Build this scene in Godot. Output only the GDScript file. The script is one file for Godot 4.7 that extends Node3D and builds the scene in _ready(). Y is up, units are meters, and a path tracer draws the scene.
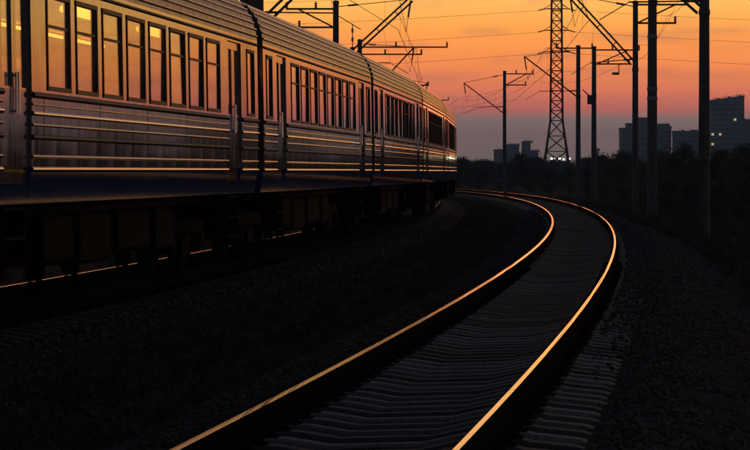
extends Node3D
# Dusk on a railway curve: two tracks, an electric multiple unit, overhead line masts, far town.
# Metres, y up. Camera looks along -Z. Track positions are given as (s along the right track, offset across it).

var M := {}
var rng := RandomNumberGenerator.new()
var used := {}

# ---------------------------------------------------------------- helpers
func lin(r: float, g: float, b: float) -> Color:
	return Color(r, g, b).linear_to_srgb()

func numbered(called: String) -> String:
	if not used.has(called):
		used[called] = 0
		return called
	used[called] += 1
	return "%s_%03d" % [called, used[called]]

func tag(o: Node3D, label: String, category: String, group := "") -> void:
	o.set_meta("label", label)
	o.set_meta("category", category)
	if group != "":
		o.set_meta("group", group)

func thing(called: String, label: String, category: String, at: Vector3, turn := 0.0, group := "") -> Node3D:
	var o := Node3D.new()
	o.name = numbered(called)
	add_child(o)
	o.position = at
	o.rotation.y = turn
	tag(o, label, category, group)
	return o

func mesh_node(called: String, mesh: Mesh, mat: Material, parent: Node3D = null, xf := Transform3D.IDENTITY) -> MeshInstance3D:
	var o := MeshInstance3D.new()
	o.mesh = mesh
	if mat:
		o.material_override = mat
	o.transform = xf
	if parent == null:
		o.name = numbered(called)
		add_child(o)
	else:
		o.name = called
		parent.add_child(o, true)
	return o

func st_new() -> SurfaceTool:
	var st := SurfaceTool.new()
	st.begin(Mesh.PRIMITIVE_TRIANGLES)
	st.set_smooth_group(-1)
	return st

func done(st: SurfaceTool) -> ArrayMesh:
	st.generate_normals()
	return st.commit()

func part(called: String, st: SurfaceTool, mat: Material, parent: Node3D = null) -> MeshInstance3D:
	return mesh_node(called, done(st), mat, parent)

# a, b, c, d run counter-clockwise seen from the front
func quad(st: SurfaceTool, a: Vector3, b: Vector3, c: Vector3, d: Vector3) -> void:
	st.add_vertex(a); st.add_vertex(c); st.add_vertex(b)
	st.add_vertex(a); st.add_vertex(d); st.add_vertex(c)

func tri(st: SurfaceTool, a: Vector3, b: Vector3, c: Vector3) -> void:
	st.add_vertex(a); st.add_vertex(c); st.add_vertex(b)

func box(st: SurfaceTool, lo: Vector3, hi: Vector3) -> void:
	st.set_smooth_group(-1)
	var v := []
	for i in 8:
		v.append(Vector3(hi.x if i & 1 else lo.x, hi.y if i & 2 else lo.y, hi.z if i & 4 else lo.z))
	quad(st, v[4], v[5], v[7], v[6])
	quad(st, v[1], v[0], v[2], v[3])
	quad(st, v[5], v[1], v[3], v[7])
	quad(st, v[0], v[4], v[6], v[2])
	quad(st, v[6], v[7], v[3], v[2])
	quad(st, v[0], v[1], v[5], v[4])

# box with chamfered long edges
func cbox(st: SurfaceTool, lo: Vector3, hi: Vector3, c: float) -> void:
	st.set_smooth_group(-1)
	var p := [Vector2(lo.x + c, lo.y), Vector2(hi.x - c, lo.y), Vector2(hi.x, lo.y + c), Vector2(hi.x, hi.y - c), Vector2(hi.x - c, hi.y), Vector2(lo.x + c, hi.y), Vector2(lo.x, hi.y - c), Vector2(lo.x, lo.y + c)]
	for i in 8:
		var a: Vector2 = p[i]
		var b: Vector2 = p[(i + 1) % 8]
		quad(st, Vector3(a.x, a.y, hi.z), Vector3(a.x, a.y, lo.z), Vector3(b.x, b.y, lo.z), Vector3(b.x, b.y, hi.z))
	for i in range(1, 7):
		tri(st, Vector3(p[0].x, p[0].y, hi.z), Vector3(p[i].x, p[i].y, hi.z), Vector3(p[i + 1].x, p[i + 1].y, hi.z))
		tri(st, Vector3(p[0].x, p[0].y, lo.z), Vector3(p[i + 1].x, p[i + 1].y, lo.z), Vector3(p[i].x, p[i].y, lo.z))

func frame_of(d: Vector3) -> Basis:
	var y := d.normalized()
	var x := y.cross(Vector3(0.31, 0.2, 0.93)).normalized()
	return Basis(x, y, x.cross(y))

# round bar from a to b, with its own radii at the ends
func bar(st: SurfaceTool, a: Vector3, b: Vector3, ra: float, rb := -1.0, n := 8, caps := true) -> void:
	if rb < 0.0:
		rb = ra
	var f := frame_of(b - a)
	for i in n:
		var u := TAU * i / n
		var w := TAU * (i + 1) / n
		var d0 := f.x * cos(u) + f.z * sin(u)
		var d1 := f.x * cos(w) + f.z * sin(w)
		st.set_smooth_group(0)
		quad(st, a + d1 * ra, a + d0 * ra, b + d0 * rb, b + d1 * rb)
		if caps:
			st.set_smooth_group(-1)
			tri(st, b, b + d1 * rb, b + d0 * rb)
			tri(st, a, a + d0 * ra, a + d1 * ra)
	st.set_smooth_group(-1)

func tube(st: SurfaceTool, pts: Array, r: float, n := 5) -> void:
	st.set_smooth_group(0)
	for k in pts.size() - 1:
		bar(st, pts[k], pts[k + 1], r, r, n, false)
	st.set_smooth_group(-1)

# stack of rings round the y axis: [radius, y] pairs
func lathe(st: SurfaceTool, prof: Array, at: Vector3, n := 10, smooth := true, f := Basis.IDENTITY) -> void:
	for k in prof.size() - 1:
		var p: Vector2 = prof[k]
		var q: Vector2 = prof[k + 1]
		for i in n:
			var u := TAU * i / n
			var w := TAU * (i + 1) / n
			st.set_smooth_group(0 if smooth else -1)
			quad(st, at + f * Vector3(cos(w) * p.x, p.y, sin(w) * p.x), at + f * Vector3(cos(u) * p.x, p.y, sin(u) * p.x), at + f * Vector3(cos(u) * q.x, q.y, sin(u) * q.x), at + f * Vector3(cos(w) * q.x, q.y, sin(w) * q.x))
	st.set_smooth_group(-1)

# ---------------------------------------------------------------- the line of the tracks
const S0 := -80.0
const S1 := 620.0
var tx := PackedFloat64Array()
var tz := PackedFloat64Array()
var th := PackedFloat64Array()

func curvature(s: float) -> float:
	var ks := [[-100.0, 0.670], [0.0, 0.670], [60.0, 0.659], [120.0, 0.532], [200.0, 0.832], [400.0, 0.195], [700.0, 0.195]]
	for i in ks.size() - 1:
		if s <= ks[i + 1][0]:
			return lerpf(ks[i][1], ks[i + 1][1], (s - ks[i][0]) / (ks[i + 1][0] - ks[i][0])) / 1000.0
	return 0.000195

func lay_line() -> void:
	var n := int(S1 - S0) + 1
	tx.resize(n); tz.resize(n); th.resize(n)
	var z0 := int(-S0)
	tx[z0] = -0.4758; tz[z0] = 16.0; th[z0] = 0.10917
	for i in range(z0, n - 1):
		th[i + 1] = th[i] - curvature(S0 + i + 0.5)
		var m := (th[i] + th[i + 1]) / 2
		tx[i + 1] = tx[i] + sin(m)
		tz[i + 1] = tz[i] + cos(m)
	for i in range(z0, 0, -1):
		th[i - 1] = th[i] + curvature(S0 + i - 0.5)
		var m := (th[i] + th[i - 1]) / 2
		tx[i - 1] = tx[i] - sin(m)
		tz[i - 1] = tz[i] - cos(m)

func heading(s: float) -> float:
	var i := clampi(int(floor(s - S0)), 0, tx.size() - 2)
	return lerpf(th[i], th[i + 1], s - S0 - i)

# point at s along the right track, off metres to its right
func at(s: float, off: float, y := 0.0) -> Vector3:
	var i := clampi(int(floor(s - S0)), 0, tx.size() - 2)
	var t := s - S0 - i
	var h := heading(s)
	return Vector3(lerpf(tx[i], tx[i + 1], t) + cos(h) * off, y, -(lerpf(tz[i], tz[i + 1], t) - sin(h) * off))

const LEFT := -6.1225
# [centre offset, height of the left rail head, height of the right rail head]
var TR := {"right": [0.0, 0.0, 0.054], "left": [LEFT, 0.036, 0.062]}

func rail_y(which: String, rel: float) -> float:
	var t: Array = TR[which]
	return lerpf(t[1], t[2], rel / 1.6 + 0.5)

func track_frame(which: String, s: float) -> Transform3D:
	var t: Array = TR[which]
	var h := heading(s)
	var b := Basis(Vector3.UP, -h) * Basis(Vector3.BACK, atan((t[2] - t[1]) / 1.6))
	return Transform3D(b, at(s, t[0], rail_y(which, 0.0)))

# ---------------------------------------------------------------- materials
func noise_tex(freq: float, a: Color, b: Color, sd: int, octaves := 4, size := 512) -> NoiseTexture2D:
	var n := FastNoiseLite.new()
	n.noise_type = FastNoiseLite.TYPE_SIMPLEX_SMOOTH
	n.seed = sd
	n.frequency = freq
	n.fractal_octaves = octaves
	var g := Gradient.new()
	g.set_color(0, a); g.set_color(1, b)
	var t := NoiseTexture2D.new()
	t.width = size; t.height = size
	t.seamless = true
	t.noise = n
	t.color_ramp = g
	return t

func rough_mat(a: Color, b: Color, freq: float, sd: int, scale: float, rough := 0.9, relief := 0.0, metal := 0.0) -> StandardMaterial3D:
	var m := StandardMaterial3D.new()
	m.albedo_texture = noise_tex(freq, a, b, sd)
	m.roughness = rough
	m.metallic = metal
	m.uv1_triplanar = true
	m.uv1_world_triplanar = true
	m.uv1_scale = Vector3.ONE * scale
	if relief > 0.0:
		m.heightmap_enabled = true
		m.heightmap_scale = relief
		m.heightmap_texture = noise_tex(freq * 1.7, Color.BLACK, Color.WHITE, sd + 50)
	return m

func plain(c: Color, rough := 0.7, metal := 0.0, coat := 0.0) -> StandardMaterial3D:
	var m := StandardMaterial3D.new()
	m.albedo_color = c
	m.roughness = rough
	m.metallic = metal
	if coat > 0.0:
		m.clearcoat_enabled = true
		m.clearcoat = coat
		m.clearcoat_roughness = 0.04
	return m

func glow(c: Color, e: float) -> StandardMaterial3D:
	var m := StandardMaterial3D.new()
	m.albedo_color = Color(0.9, 0.9, 0.9)
	m.emission_enabled = true
	m.emission = c
	m.emission_energy_multiplier = e
	return m

# glossy paint whose reflection is a little uneven: fine road dirt in the roughness
func paint(c: Color, sd: int, rough: float, metal: float, coat: float) -> StandardMaterial3D:
	var m := plain(c, rough, metal, coat)
	m.roughness_texture = noise_tex(0.02, Color(0.4, 0.4, 0.4), Color(1, 1, 1), sd, 6)
	m.albedo_texture = noise_tex(0.012, Color(0.58, 0.55, 0.52), Color(1, 1, 1), sd + 7, 6)
	m.uv1_triplanar = true
	m.uv1_scale = Vector3(0.9, 0.16, 0.9)
	m.metallic_specular = 0.5
	# sheet metal is never quite flat
	var n := FastNoiseLite.new()
	n.seed = sd + 11
	n.frequency = 0.006
	n.fractal_octaves = 2
	var nt := NoiseTexture2D.new()
	nt.width = 512; nt.height = 512
	nt.seamless = true
	nt.as_normal_map = true
	nt.bump_strength = 4.0
	nt.noise = n
	m.normal_enabled = true
	m.normal_texture = nt
	m.normal_scale = 0.28
	return m

func make_materials() -> void:
	M.head = rough_mat(lin(0.56, 0.55, 0.53), lin(0.68, 0.66, 0.63), 0.02, 3, 2.0, 0.10, 0.0, 1.0)
	M.head.roughness_texture = noise_tex(0.05, Color(0.55, 0.55, 0.55), Color(1, 1, 1), 61, 5)
	M.head.roughness = 0.11
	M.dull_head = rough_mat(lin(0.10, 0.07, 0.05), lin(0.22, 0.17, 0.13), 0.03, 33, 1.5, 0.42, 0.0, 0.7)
	M.rust = rough_mat(lin(0.010, 0.008, 0.007), lin(0.032, 0.021, 0.015), 0.03, 4, 1.5, 0.85)
	M.rust.metallic_specular = 0.02
	M.sleeper = []
	for k in 4:
		# stained to different degrees
		M.sleeper.append(rough_mat(lin(0.05, 0.049, 0.047) * [1.0, 0.85, 1.2, 0.7][k], lin(0.19, 0.19, 0.186) * [1.0, 0.85, 1.2, 0.7][k], 0.03, 5 + k, 1.1, 0.75, 0.25))
	M.shaded_sleeper = rough_mat(lin(0.03, 0.028, 0.026), lin(0.075, 0.07, 0.065), 0.02, 55, 1.1, 0.85)  # left track: shade beside the train put into a darker sleeper colour
	M.ballast = rough_mat(lin(0.025, 0.025, 0.025), lin(0.075, 0.073, 0.070), 0.06, 9, 0.6, 0.9, 2.0)
	M.ground = rough_mat(lin(0.03, 0.03, 0.02), lin(0.07, 0.065, 0.04), 0.02, 12, 0.12, 1.0, 1.5)
	for m in [M.ballast, M.ground]:
		m.metallic_specular = 0.08
	M.stone = plain(Color(1, 1, 1), 0.85); M.stone.vertex_color_use_as_albedo = true
	M.blade = plain(Color(1, 1, 1), 0.8); M.blade.vertex_color_use_as_albedo = true
	M.concrete = rough_mat(lin(0.065, 0.064, 0.062), lin(0.13, 0.127, 0.122), 0.015, 14, 0.5, 0.85, 0.2)
	M.steel = rough_mat(lin(0.06, 0.055, 0.05), lin(0.13, 0.12, 0.11), 0.02, 15, 1.0, 0.6)
	M.band = plain(lin(0.22, 0.22, 0.21), 0.6)
	M.porcelain = plain(lin(0.10, 0.04, 0.025), 0.15)
	M.wire = plain(lin(0.05, 0.045, 0.04), 0.5)
	M.bark = rough_mat(lin(0.04, 0.03, 0.022), lin(0.10, 0.08, 0.06), 0.03, 17, 0.8, 0.95)
	M.leaf = []
	for c in [[0.030, 0.046, 0.016], [0.040, 0.058, 0.018], [0.048, 0.058, 0.024]]:
		var m := plain(lin(c[0], c[1], c[2]), 0.7)
		m.backlight_enabled = true
		m.backlight = lin(c[0] * 0.5, c[1] * 0.5, c[2] * 0.3)
		M.leaf.append(m)
	# train
	M.blue = paint(lin(0.025, 0.085, 0.30), 21, 0.10, 0.0, 0.0)
	M.blue.metallic_specular = 0.3
	M.blue.normal_enabled = false
	M.grey = paint(lin(0.17, 0.125, 0.13), 22, 0.18, 0.0, 0.35)
	M.cream = paint(lin(0.34, 0.31, 0.28), 23, 0.32, 0.4, 1.0)
	M.roof = paint(lin(0.11, 0.10, 0.10), 24, 0.42, 0.0, 0.05)
	M.rib = paint(lin(0.26, 0.24, 0.23), 25, 0.22, 0.2, 0.2)
	M.chrome = plain(lin(0.75, 0.72, 0.68), 0.14, 1.0)
	M.rubber = plain(lin(0.012, 0.012, 0.013), 0.5)
	M.under = rough_mat(lin(0.006, 0.006, 0.006), lin(0.018, 0.017, 0.016), 0.03, 26, 0.8, 0.8)
	M.under.metallic_specular = 0.12
	M.inner = plain(lin(0.30, 0.27, 0.22), 0.7)
	M.seat = plain(lin(0.05, 0.03, 0.02), 0.7)
	M.glass = StandardMaterial3D.new()
	M.glass.albedo_color = Color(0.75, 0.78, 0.8, 0.08)
	M.glass.transparency = BaseMaterial3D.TRANSPARENCY_ALPHA
	M.glass.roughness = 0.03
	M.warm = glow(Color(1.0, 0.62, 0.22), 4.0)
	M.cool = glow(Color(0.88, 1.0, 0.80), 10.0)
	M.litwin = glow(Color(1.0, 0.86, 0.62), 0.8)
	M.tower = rough_mat(lin(0.24, 0.235, 0.225), lin(0.32, 0.315, 0.30), 0.02, 41, 0.02, 0.9)
	M.block = rough_mat(lin(0.22, 0.215, 0.205), lin(0.30, 0.295, 0.28), 0.02, 42, 0.02, 0.9)
	M.darkglass = plain(lin(0.03, 0.035, 0.045), 0.12)

# ---------------------------------------------------------------- the sky
func ramp(stops: Array, e: float) -> Vector3:
	if e <= stops[0][0]:
		return stops[0][1]
	for i in stops.size() - 1:
		if e <= stops[i + 1][0]:
			var t: float = (e - stops[i][0]) / (stops[i + 1][0] - stops[i][0])
			return (stops[i][1] as Vector3).lerp(stops[i + 1][1], t)
	return stops[-1][1]

func make_sky() -> Sky:
	var sunset := [[-1.00, Vector3(126, 109, 107)], [0.00, Vector3(134, 112, 109)], [0.30, Vector3(142, 118, 111)], [0.56, Vector3(149, 122, 116)], [0.80, Vector3(147, 119, 114)], [0.93, Vector3(138, 120, 116)], [1.00, Vector3(162, 117, 110)], [1.06, Vector3(181, 107, 98)], [1.12, Vector3(201, 108, 95)], [1.20, Vector3(201, 110, 93)], [1.30, Vector3(205, 113, 92)], [1.44, Vector3(222, 118, 86)], [1.65, Vector3(226, 125, 80)], [1.90, Vector3(237, 134, 74)], [2.20, Vector3(241, 142, 71)], [2.45, Vector3(240, 149, 70)], [2.70, Vector3(238, 158, 75)], [2.95, Vector3(241, 170, 82)], [3.30, Vector3(242, 180, 91)], [4.6, Vector3(227, 163, 97)], [7.0, Vector3(179, 130, 94)], [12.0, Vector3(112, 99, 96)], [20.0, Vector3(71, 71, 78)], [35.0, Vector3(46, 49, 59)], [60.0, Vector3(32, 35, 45)], [90.0, Vector3(25, 28, 38)]]
	var away := [[-1.0, Vector3(70, 69, 76)], [0.0, Vector3(71, 71, 78)], [4.0, Vector3(81, 76, 82)], [10.0, Vector3(73, 71, 79)], [20.0, Vector3(57, 58, 67)], [35.0, Vector3(42, 45, 55)], [60.0, Vector3(31, 34, 44)], [90.0, Vector3(25, 28, 38)]]
	var W := 128
	var H := 2048
	var small := Image.create(W, H, false, Image.FORMAT_RGBF)
	for r in H:
		var e := 90.0 - (r + 0.5) / H * 180.0
		var a := ramp(sunset, e) / 255.0
		var b := ramp(away, e) / 255.0
		for c in W:
			var az := (c + 0.5) / W * 360.0 - 180.0 - 4.0
			var w := exp(-pow(az / 85.0, 2.0))
			var v := b.lerp(a, w)
			small.set_pixel(c, r, Color(v.x, v.y, v.z))
	small.resize(4096, H, Image.INTERPOLATE_BILINEAR)
	# thin evening cloud streaks low over the horizon, all the way round
	var n := FastNoiseLite.new()
	n.seed = 8
	n.frequency = 1.0
	n.fractal_octaves = 4
	for r in range(int((90.0 - 9.0) / 180.0 * H), int((90.0 - 1.3) / 180.0 * H)):
		var e := 90.0 - (r + 0.5) / H * 180.0
		for c in 4096:
			var az := ((c + 0.5) / 4096.0 * 360.0 - 180.0)
			var q := deg_to_rad(az)
			var v := n.get_noise_3d(cos(q) * 14.0, sin(q) * 14.0, e * 4.2)
			var k := smoothstep(0.22, 0.5, v) * 0.30 * smoothstep(1.3, 1.9, e)
			for wisp in [[5.25, 2.36, 0.85, 0.075, 0.34], [4.6, 2.44, 0.5, 0.05, 0.22], [6.1, 2.2, 0.7, 0.06, 0.25], [1.1, 2.98, 0.5, 0.06, 0.28]]:
				var d := pow((az - wisp[0]) / wisp[2], 2.0) + pow((e - wisp[1]) / wisp[3], 2.0)
				if d < 4.0:
					k = maxf(k, wisp[4] * exp(-d) * (0.75 + 0.9 * n.get_noise_3d(az * 2.3, e * 14.0, 5.0)))
			if k > 0.004:
				var p := small.get_pixel(c, r)
				small.set_pixel(c, r, p.lerp(Color(0.55, 0.36, 0.36), k))
	small.convert(Image.FORMAT_RGB8)
	# a panorama's left edge looks along -Z: wrap the picture round by half a turn
	var img := Image.create(4096, H, false, Image.FORMAT_RGB8)
	img.blit_rect(small, Rect2i(2048, 0, 2048, H), Vector2i(0, 0))
	img.blit_rect(small, Rect2i(0, 0, 2048, H), Vector2i(2048, 0))
	var pm := PanoramaSkyMaterial.new()
	pm.panorama = ImageTexture.create_from_image(img)
	var sky := Sky.new()
	sky.sky_material = pm
	return sky

# ---------------------------------------------------------------- track
func rail_mesh(which: String, rel: float, a: float, b: float, dull: bool) -> ArrayMesh:
	# profile runs counter-clockwise seen from the near end, top of the head at y = 0
	var g := -signf(rel)     # the worn running band lies towards the gauge side
	var bw := 0.0295 if which == "right" and rel < 0 else 0.019
	g *= 0.0 if bw > 0.02 else 1.0
	var prof := [Vector2(bw + 0.006 * g, -0.0008), Vector2(0.006 * g, 0), Vector2(-bw + 0.006 * g, -0.0008), Vector2(-0.031, -0.0025), Vector2(-0.036, -0.009), Vector2(-0.037, -0.036), Vector2(-0.009, -0.048), Vector2(-0.009, -0.148), Vector2(-0.02, -0.158), Vector2(-0.075, -0.168), Vector2(-0.075, -0.18), Vector2(0.075, -0.18), Vector2(0.075, -0.168), Vector2(0.02, -0.158), Vector2(0.009, -0.148), Vector2(0.009, -0.048), Vector2(0.037, -0.036), Vector2(0.036, -0.009), Vector2(0.031, -0.0025)]
	var steps := maxi(2, int((b - a) / 2.0))
	var mesh := ArrayMesh.new()
	for pass_ in 2:
		var st := st_new()
		for k in steps:
			var ends := []
			for e in 2:
				var s := a + (b - a) * (k + e) / steps
				var f := track_frame(which, s)
				ends.append([f.basis, f * Vector3(rel, 0, 0)])
			for i in prof.size():
				var top := i < 2
				if top != (pass_ == 0):
					continue
				var p: Vector2 = prof[i]
				var q: Vector2 = prof[(i + 1) % prof.size()]
				st.set_smooth_group(1 if top else -1)
				quad(st, ends[0][1] + ends[0][0] * Vector3(p.x, p.y, 0), ends[1][1] + ends[1][0] * Vector3(p.x, p.y, 0), ends[1][1] + ends[1][0] * Vector3(q.x, q.y, 0), ends[0][1] + ends[0][0] * Vector3(q.x, q.y, 0))
		if pass_ == 1:
			st.set_smooth_group(-1)
			for e in 2:
				var s := a if e == 0 else b
				var f := track_frame(which, s)
				var o := f * Vector3(rel, 0, 0)
				for rect in [[6, 0, -0.036, 0.036, -0.036, 0.0], [0, 0, -0.009, 0.009, -0.16, -0.036], [0, 0, -0.075, 0.075, -0.18, -0.165]]:
					var c := [Vector3(rect[2], rect[4], 0), Vector3(rect[3], rect[4], 0), Vector3(rect[3], rect[5], 0), Vector3(rect[2], rect[5], 0)]
					quad(st, o + f.basis * c[0], o + f.basis * c[1], o + f.basis * c[2], o + f.basis * c[3])
		st.generate_normals()
		mesh = st.commit(mesh)
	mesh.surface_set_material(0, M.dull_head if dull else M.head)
	mesh.surface_set_material(1, M.rust)
	return mesh

func sleeper_mesh() -> ArrayMesh:
	# prestressed concrete sleeper: high at the rail seats, waisted in the middle, sloping ends; top of the seats at y = -0.18
	var sec := [[-1.35, -0.255, 0.10], [-1.3, -0.237, 0.105], [-1.02, -0.20, 0.10], [-0.95, -0.18, 0.10], [-0.64, -0.18, 0.10], [-0.55, -0.19, 0.095], [-0.30, -0.238, 0.085], [0.30, -0.238, 0.085], [0.55, -0.19, 0.095], [0.64, -0.18, 0.10], [0.95, -0.18, 0.10], [1.02, -0.20, 0.10], [1.3, -0.237, 0.105], [1.35, -0.255, 0.10]]
	var st := st_new()
	var ring := []
	for e in sec:
		var w: float = e[2]
		ring.append([Vector3(e[0], -0.40, w + 0.05), Vector3(e[0], e[1] - 0.02, w + 0.012), Vector3(e[0], e[1], w - 0.012), Vector3(e[0], e[1], -w + 0.012), Vector3(e[0], e[1] - 0.02, -w - 0.012), Vector3(e[0], -0.40, -w - 0.05)])
	for k in ring.size() - 1:
		for i in 5:
			quad(st, ring[k][i], ring[k + 1][i], ring[k + 1][i + 1], ring[k][i + 1])
	for e in [0, ring.size() - 1]:
		for i in range(1, 5):
			tri(st, ring[e][0], ring[e][i], ring[e][i + 1])
	return done(st)

func fastener_mesh() -> ArrayMesh:
	var st := st_new()
	box(st, Vector3(-0.17, -0.180, -0.075), Vector3(0.17, -0.1805 + 0.012, 0.075))
	for sgn in [-1, 1]:
		box(st, Vector3(0.07 * sgn if sgn > 0 else -0.145, -0.168, -0.045), Vector3(0.145 if sgn > 0 else -0.07, -0.14, 0.045))
		bar(st, Vector3(0.115 * sgn, -0.14, 0), Vector3(0.115 * sgn, -0.095, 0), 0.014, 0.014, 6)
		bar(st, Vector3(0.115 * sgn, -0.14, 0), Vector3(0.115 * sgn, -0.118, 0), 0.026, 0.026, 6)
	return done(st)

func fishplate_mesh() -> ArrayMesh:
	var st := st_new()
	for sgn in [-1, 1]:
		cbox(st, Vector3(0.011 if sgn > 0 else -0.033, -0.145, -0.4), Vector3(0.033 if sgn > 0 else -0.011, -0.052, 0.4), 0.008)
		for k in 4:
			bar(st, Vector3(0.03 * sgn, -0.10, -0.3 + 0.2 * k), Vector3(0.055 * sgn, -0.10, -0.3 + 0.2 * k), 0.018, 0.018, 6)
	return done(st)

func build_track(which: String, label: String, joint: float, s_from: float, singles: int, s_to: float) -> void:
	var t := thing("railway_track", label, "railway track", Vector3.ZERO)
	# rails in 25 m lengths with bolted joints
	var a: float = joint - 25.0 * ceilf((joint - S0 - 30.0) / 25.0)
	var fp := fishplate_mesh()
	while a < s_to:
		for rel in [-0.8, 0.8]:
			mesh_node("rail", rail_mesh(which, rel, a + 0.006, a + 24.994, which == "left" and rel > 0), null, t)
			if a > -10.0 and a < 110.0:
				mesh_node("fishplate", fp, M.rust, t, track_frame(which, a) * Transform3D(Basis.IDENTITY, Vector3(rel, 0, 0)))
		a += 25.0
	var sm := sleeper_mesh()
	var fm := fastener_mesh()
	var far: Array[Transform3D] = []
	var s := s_from
	var k := 0
	while s < s_to:
		var f := track_frame(which, s + rng.randf_range(-0.015, 0.015))
		f = f * Transform3D(Basis(Vector3.UP, rng.randf_range(-0.008, 0.008)), Vector3(rng.randf_range(-0.015, 0.015), 0, 0))
		if k < singles:
			var o := mesh_node("sleeper", sm, M.shaded_sleeper if which == "left" else M.sleeper[rng.randi() % 4], t, f)
			if k < 90:
				for rel in [-0.8, 0.8]:
					mesh_node("fastener", fm, M.rust, o, Transform3D(Basis.IDENTITY, Vector3(rel, 0, 0)))
		else:
			far.append(f)
		s += 0.543
		k += 1
	if far.size() > 0:
		var mm := MultiMesh.new()
		mm.transform_format = MultiMesh.TRANSFORM_3D
		mm.mesh = sm
		mm.instance_count = far.size()
		for i in far.size():
			mm.set_instance_transform(i, far[i])
		var mi := MultiMeshInstance3D.new()
		mi.multimesh = mm
		mi.material_override = M.shaded_sleeper if which == "left" else M.sleeper[0]
		mi.name = "far_sleepers"
		mi.set_meta("kind", "stuff")
		t.add_child(mi)

func bed_y(which: String, rel: float) -> float:
	var y := rail_y(which, rel)
	var d := absf(rel)
	if d <= 1.7:
		return y - 0.262
	return lerpf(y - 0.262, -0.72, clampf((d - 1.7) / 1.35, 0, 1))

func build_bed(which: String) -> void:
	var n := FastNoiseLite.new()
	n.seed = 31
	n.frequency = 0.6
	var offs := [-3.3, -3.05, -2.6, -2.15, -1.7, -1.2, -0.8, -0.4, 0.0, 0.4, 0.8, 1.2, 1.7, 2.15, 2.6, 3.05, 3.3]
	var st := st_new()
	var prev := []
	var s := -70.0
	while s <= 600.0:
		var row := []
		for o in offs:
			var w := n.get_noise_2d(s, o * 2.0 + (40.0 if which == "left" else 0.0))
			var edge: float = 0.25 * w if absf(o) > 2.0 else 0.0
			row.append(at(s, TR[which][0] + o + edge * signf(o), (bed_y(which, o) if absf(o) < 3.2 else -1.0) + 0.02 * w))
		if prev.size():
			st.set_smooth_group(0)
			for i in offs.size() - 1:
				quad(st, prev[i], prev[i + 1], row[i + 1], row[i])
		prev = row
		s += 0.5 if s < 60.0 else 2.0
	var o := part("ballast", st, M.ballast)
	o.set_meta("kind", "structure")

func stone_mesh() -> ArrayMesh:
	var st := st_new()
	var v := []
	var r := RandomNumberGenerator.new()
	r.seed = 5
	for k in 6:
		var a := TAU * k / 6
		v.append(Vector3(cos(a) * r.randf_range(0.75, 1.1), r.randf_range(-0.25, 0.25), sin(a) * r.randf_range(0.75, 1.1)))
	var top := [Vector3(0.25, 0.62, 0.1), Vector3(-0.3, 0.55, -0.12)]
	var bot := Vector3(0, -0.6, 0)
	for k in 6:
		var a: Vector3 = v[k]
		var b: Vector3 = v[(k + 1) % 6]
		tri(st, a, top[0] if (k < 1 or k > 3) else top[1], b)
		tri(st, b, bot, a)
	tri(st, v[1], top[0], top[1]); tri(st, v[4], top[1], top[0])
	return done(st)

func scatter(called: String, mesh: Mesh, mat: Material, xfs: Array, cols: Array, label: String, category: String) -> void:
	var mm := MultiMesh.new()
	mm.transform_format = MultiMesh.TRANSFORM_3D
	mm.use_colors = true
	mm.mesh = mesh
	mm.instance_count = xfs.size()
	for i in xfs.size():
		mm.set_instance_transform(i, xfs[i])
		mm.set_instance_color(i, cols[i])
	var o := MultiMeshInstance3D.new()
	o.multimesh = mm
	o.material_override = mat
	o.name = numbered(called)
	add_child(o)
	tag(o, label, category)
	o.set_meta("kind", "stuff")

func random_turn() -> Basis:
	return Basis(Vector3(rng.randf_range(-1, 1), rng.randf_range(-1, 1), rng.randf_range(-1, 1)).normalized(), rng.randf() * TAU)

func build_stones() -> void:
	for which in ["right", "left"]:
		var xfs := []
		var cols := []
		var count := 150000 if which == "right" else 26000
		for i in count:
			var s := 130.0 * pow(rng.randf(), 1.9) if which == "right" else 10.0 + 70.0 * rng.randf()
			var o := rng.randf_range(-3.1, 3.3)
			if which == "left" and rng.randf() < 0.5:
				o = rng.randf_range(0.5, 3.2)
			var d := absf(o)
			var on_sleeper := d < 1.38 and absf(fposmod(s + 8.0 + 0.2715, 0.543) - 0.2715) < 0.145
			if on_sleeper and (d < 1.02 or rng.randf() > smoothstep(8.0, 34.0, s) * 0.95):
				continue
			if on_sleeper:
				var q := rng.randf_range(0.02, 0.034)
				xfs.append(Transform3D(random_turn().scaled(Vector3(q, q * 0.8, q)), at(s, TR[which][0] + o, rail_y(which, o) - lerpf(0.198, 0.235, clampf((d - 1.02) / 0.28, 0, 1)) + 0.012)))
				var c := rng.randf_range(0.025, 0.10)
				cols.append(Color(c, c * 0.95, c * 0.9))
				continue
			if absf(d - 0.8) < 0.09:
				continue
			var inside := d < 1.4
			var size := rng.randf_range(0.018, 0.036) * (1.0 if inside else 1.0 + minf(s, 90.0) / 90.0)
			if inside:
				size *= 0.8
			var y := bed_y(which, o) + (rng.randf_range(-0.03, -0.012) if inside else rng.randf_range(-0.015, 0.02))
			xfs.append(Transform3D(random_turn().scaled(Vector3(size, size * rng.randf_range(0.7, 1.0), size)), at(s, TR[which][0] + o, y)))
			var g := rng.randf_range(0.025, 0.10)
			cols.append(Color(g, g * rng.randf_range(0.9, 0.98), g * rng.randf_range(0.8, 0.95)))
		scatter("ballast_stones", stone_mesh(), M.stone, xfs, cols, "crushed grey stone ballast around the sleepers of the " + ("near right track" if which == "right" else "left track under the train"), "ballast")

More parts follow.
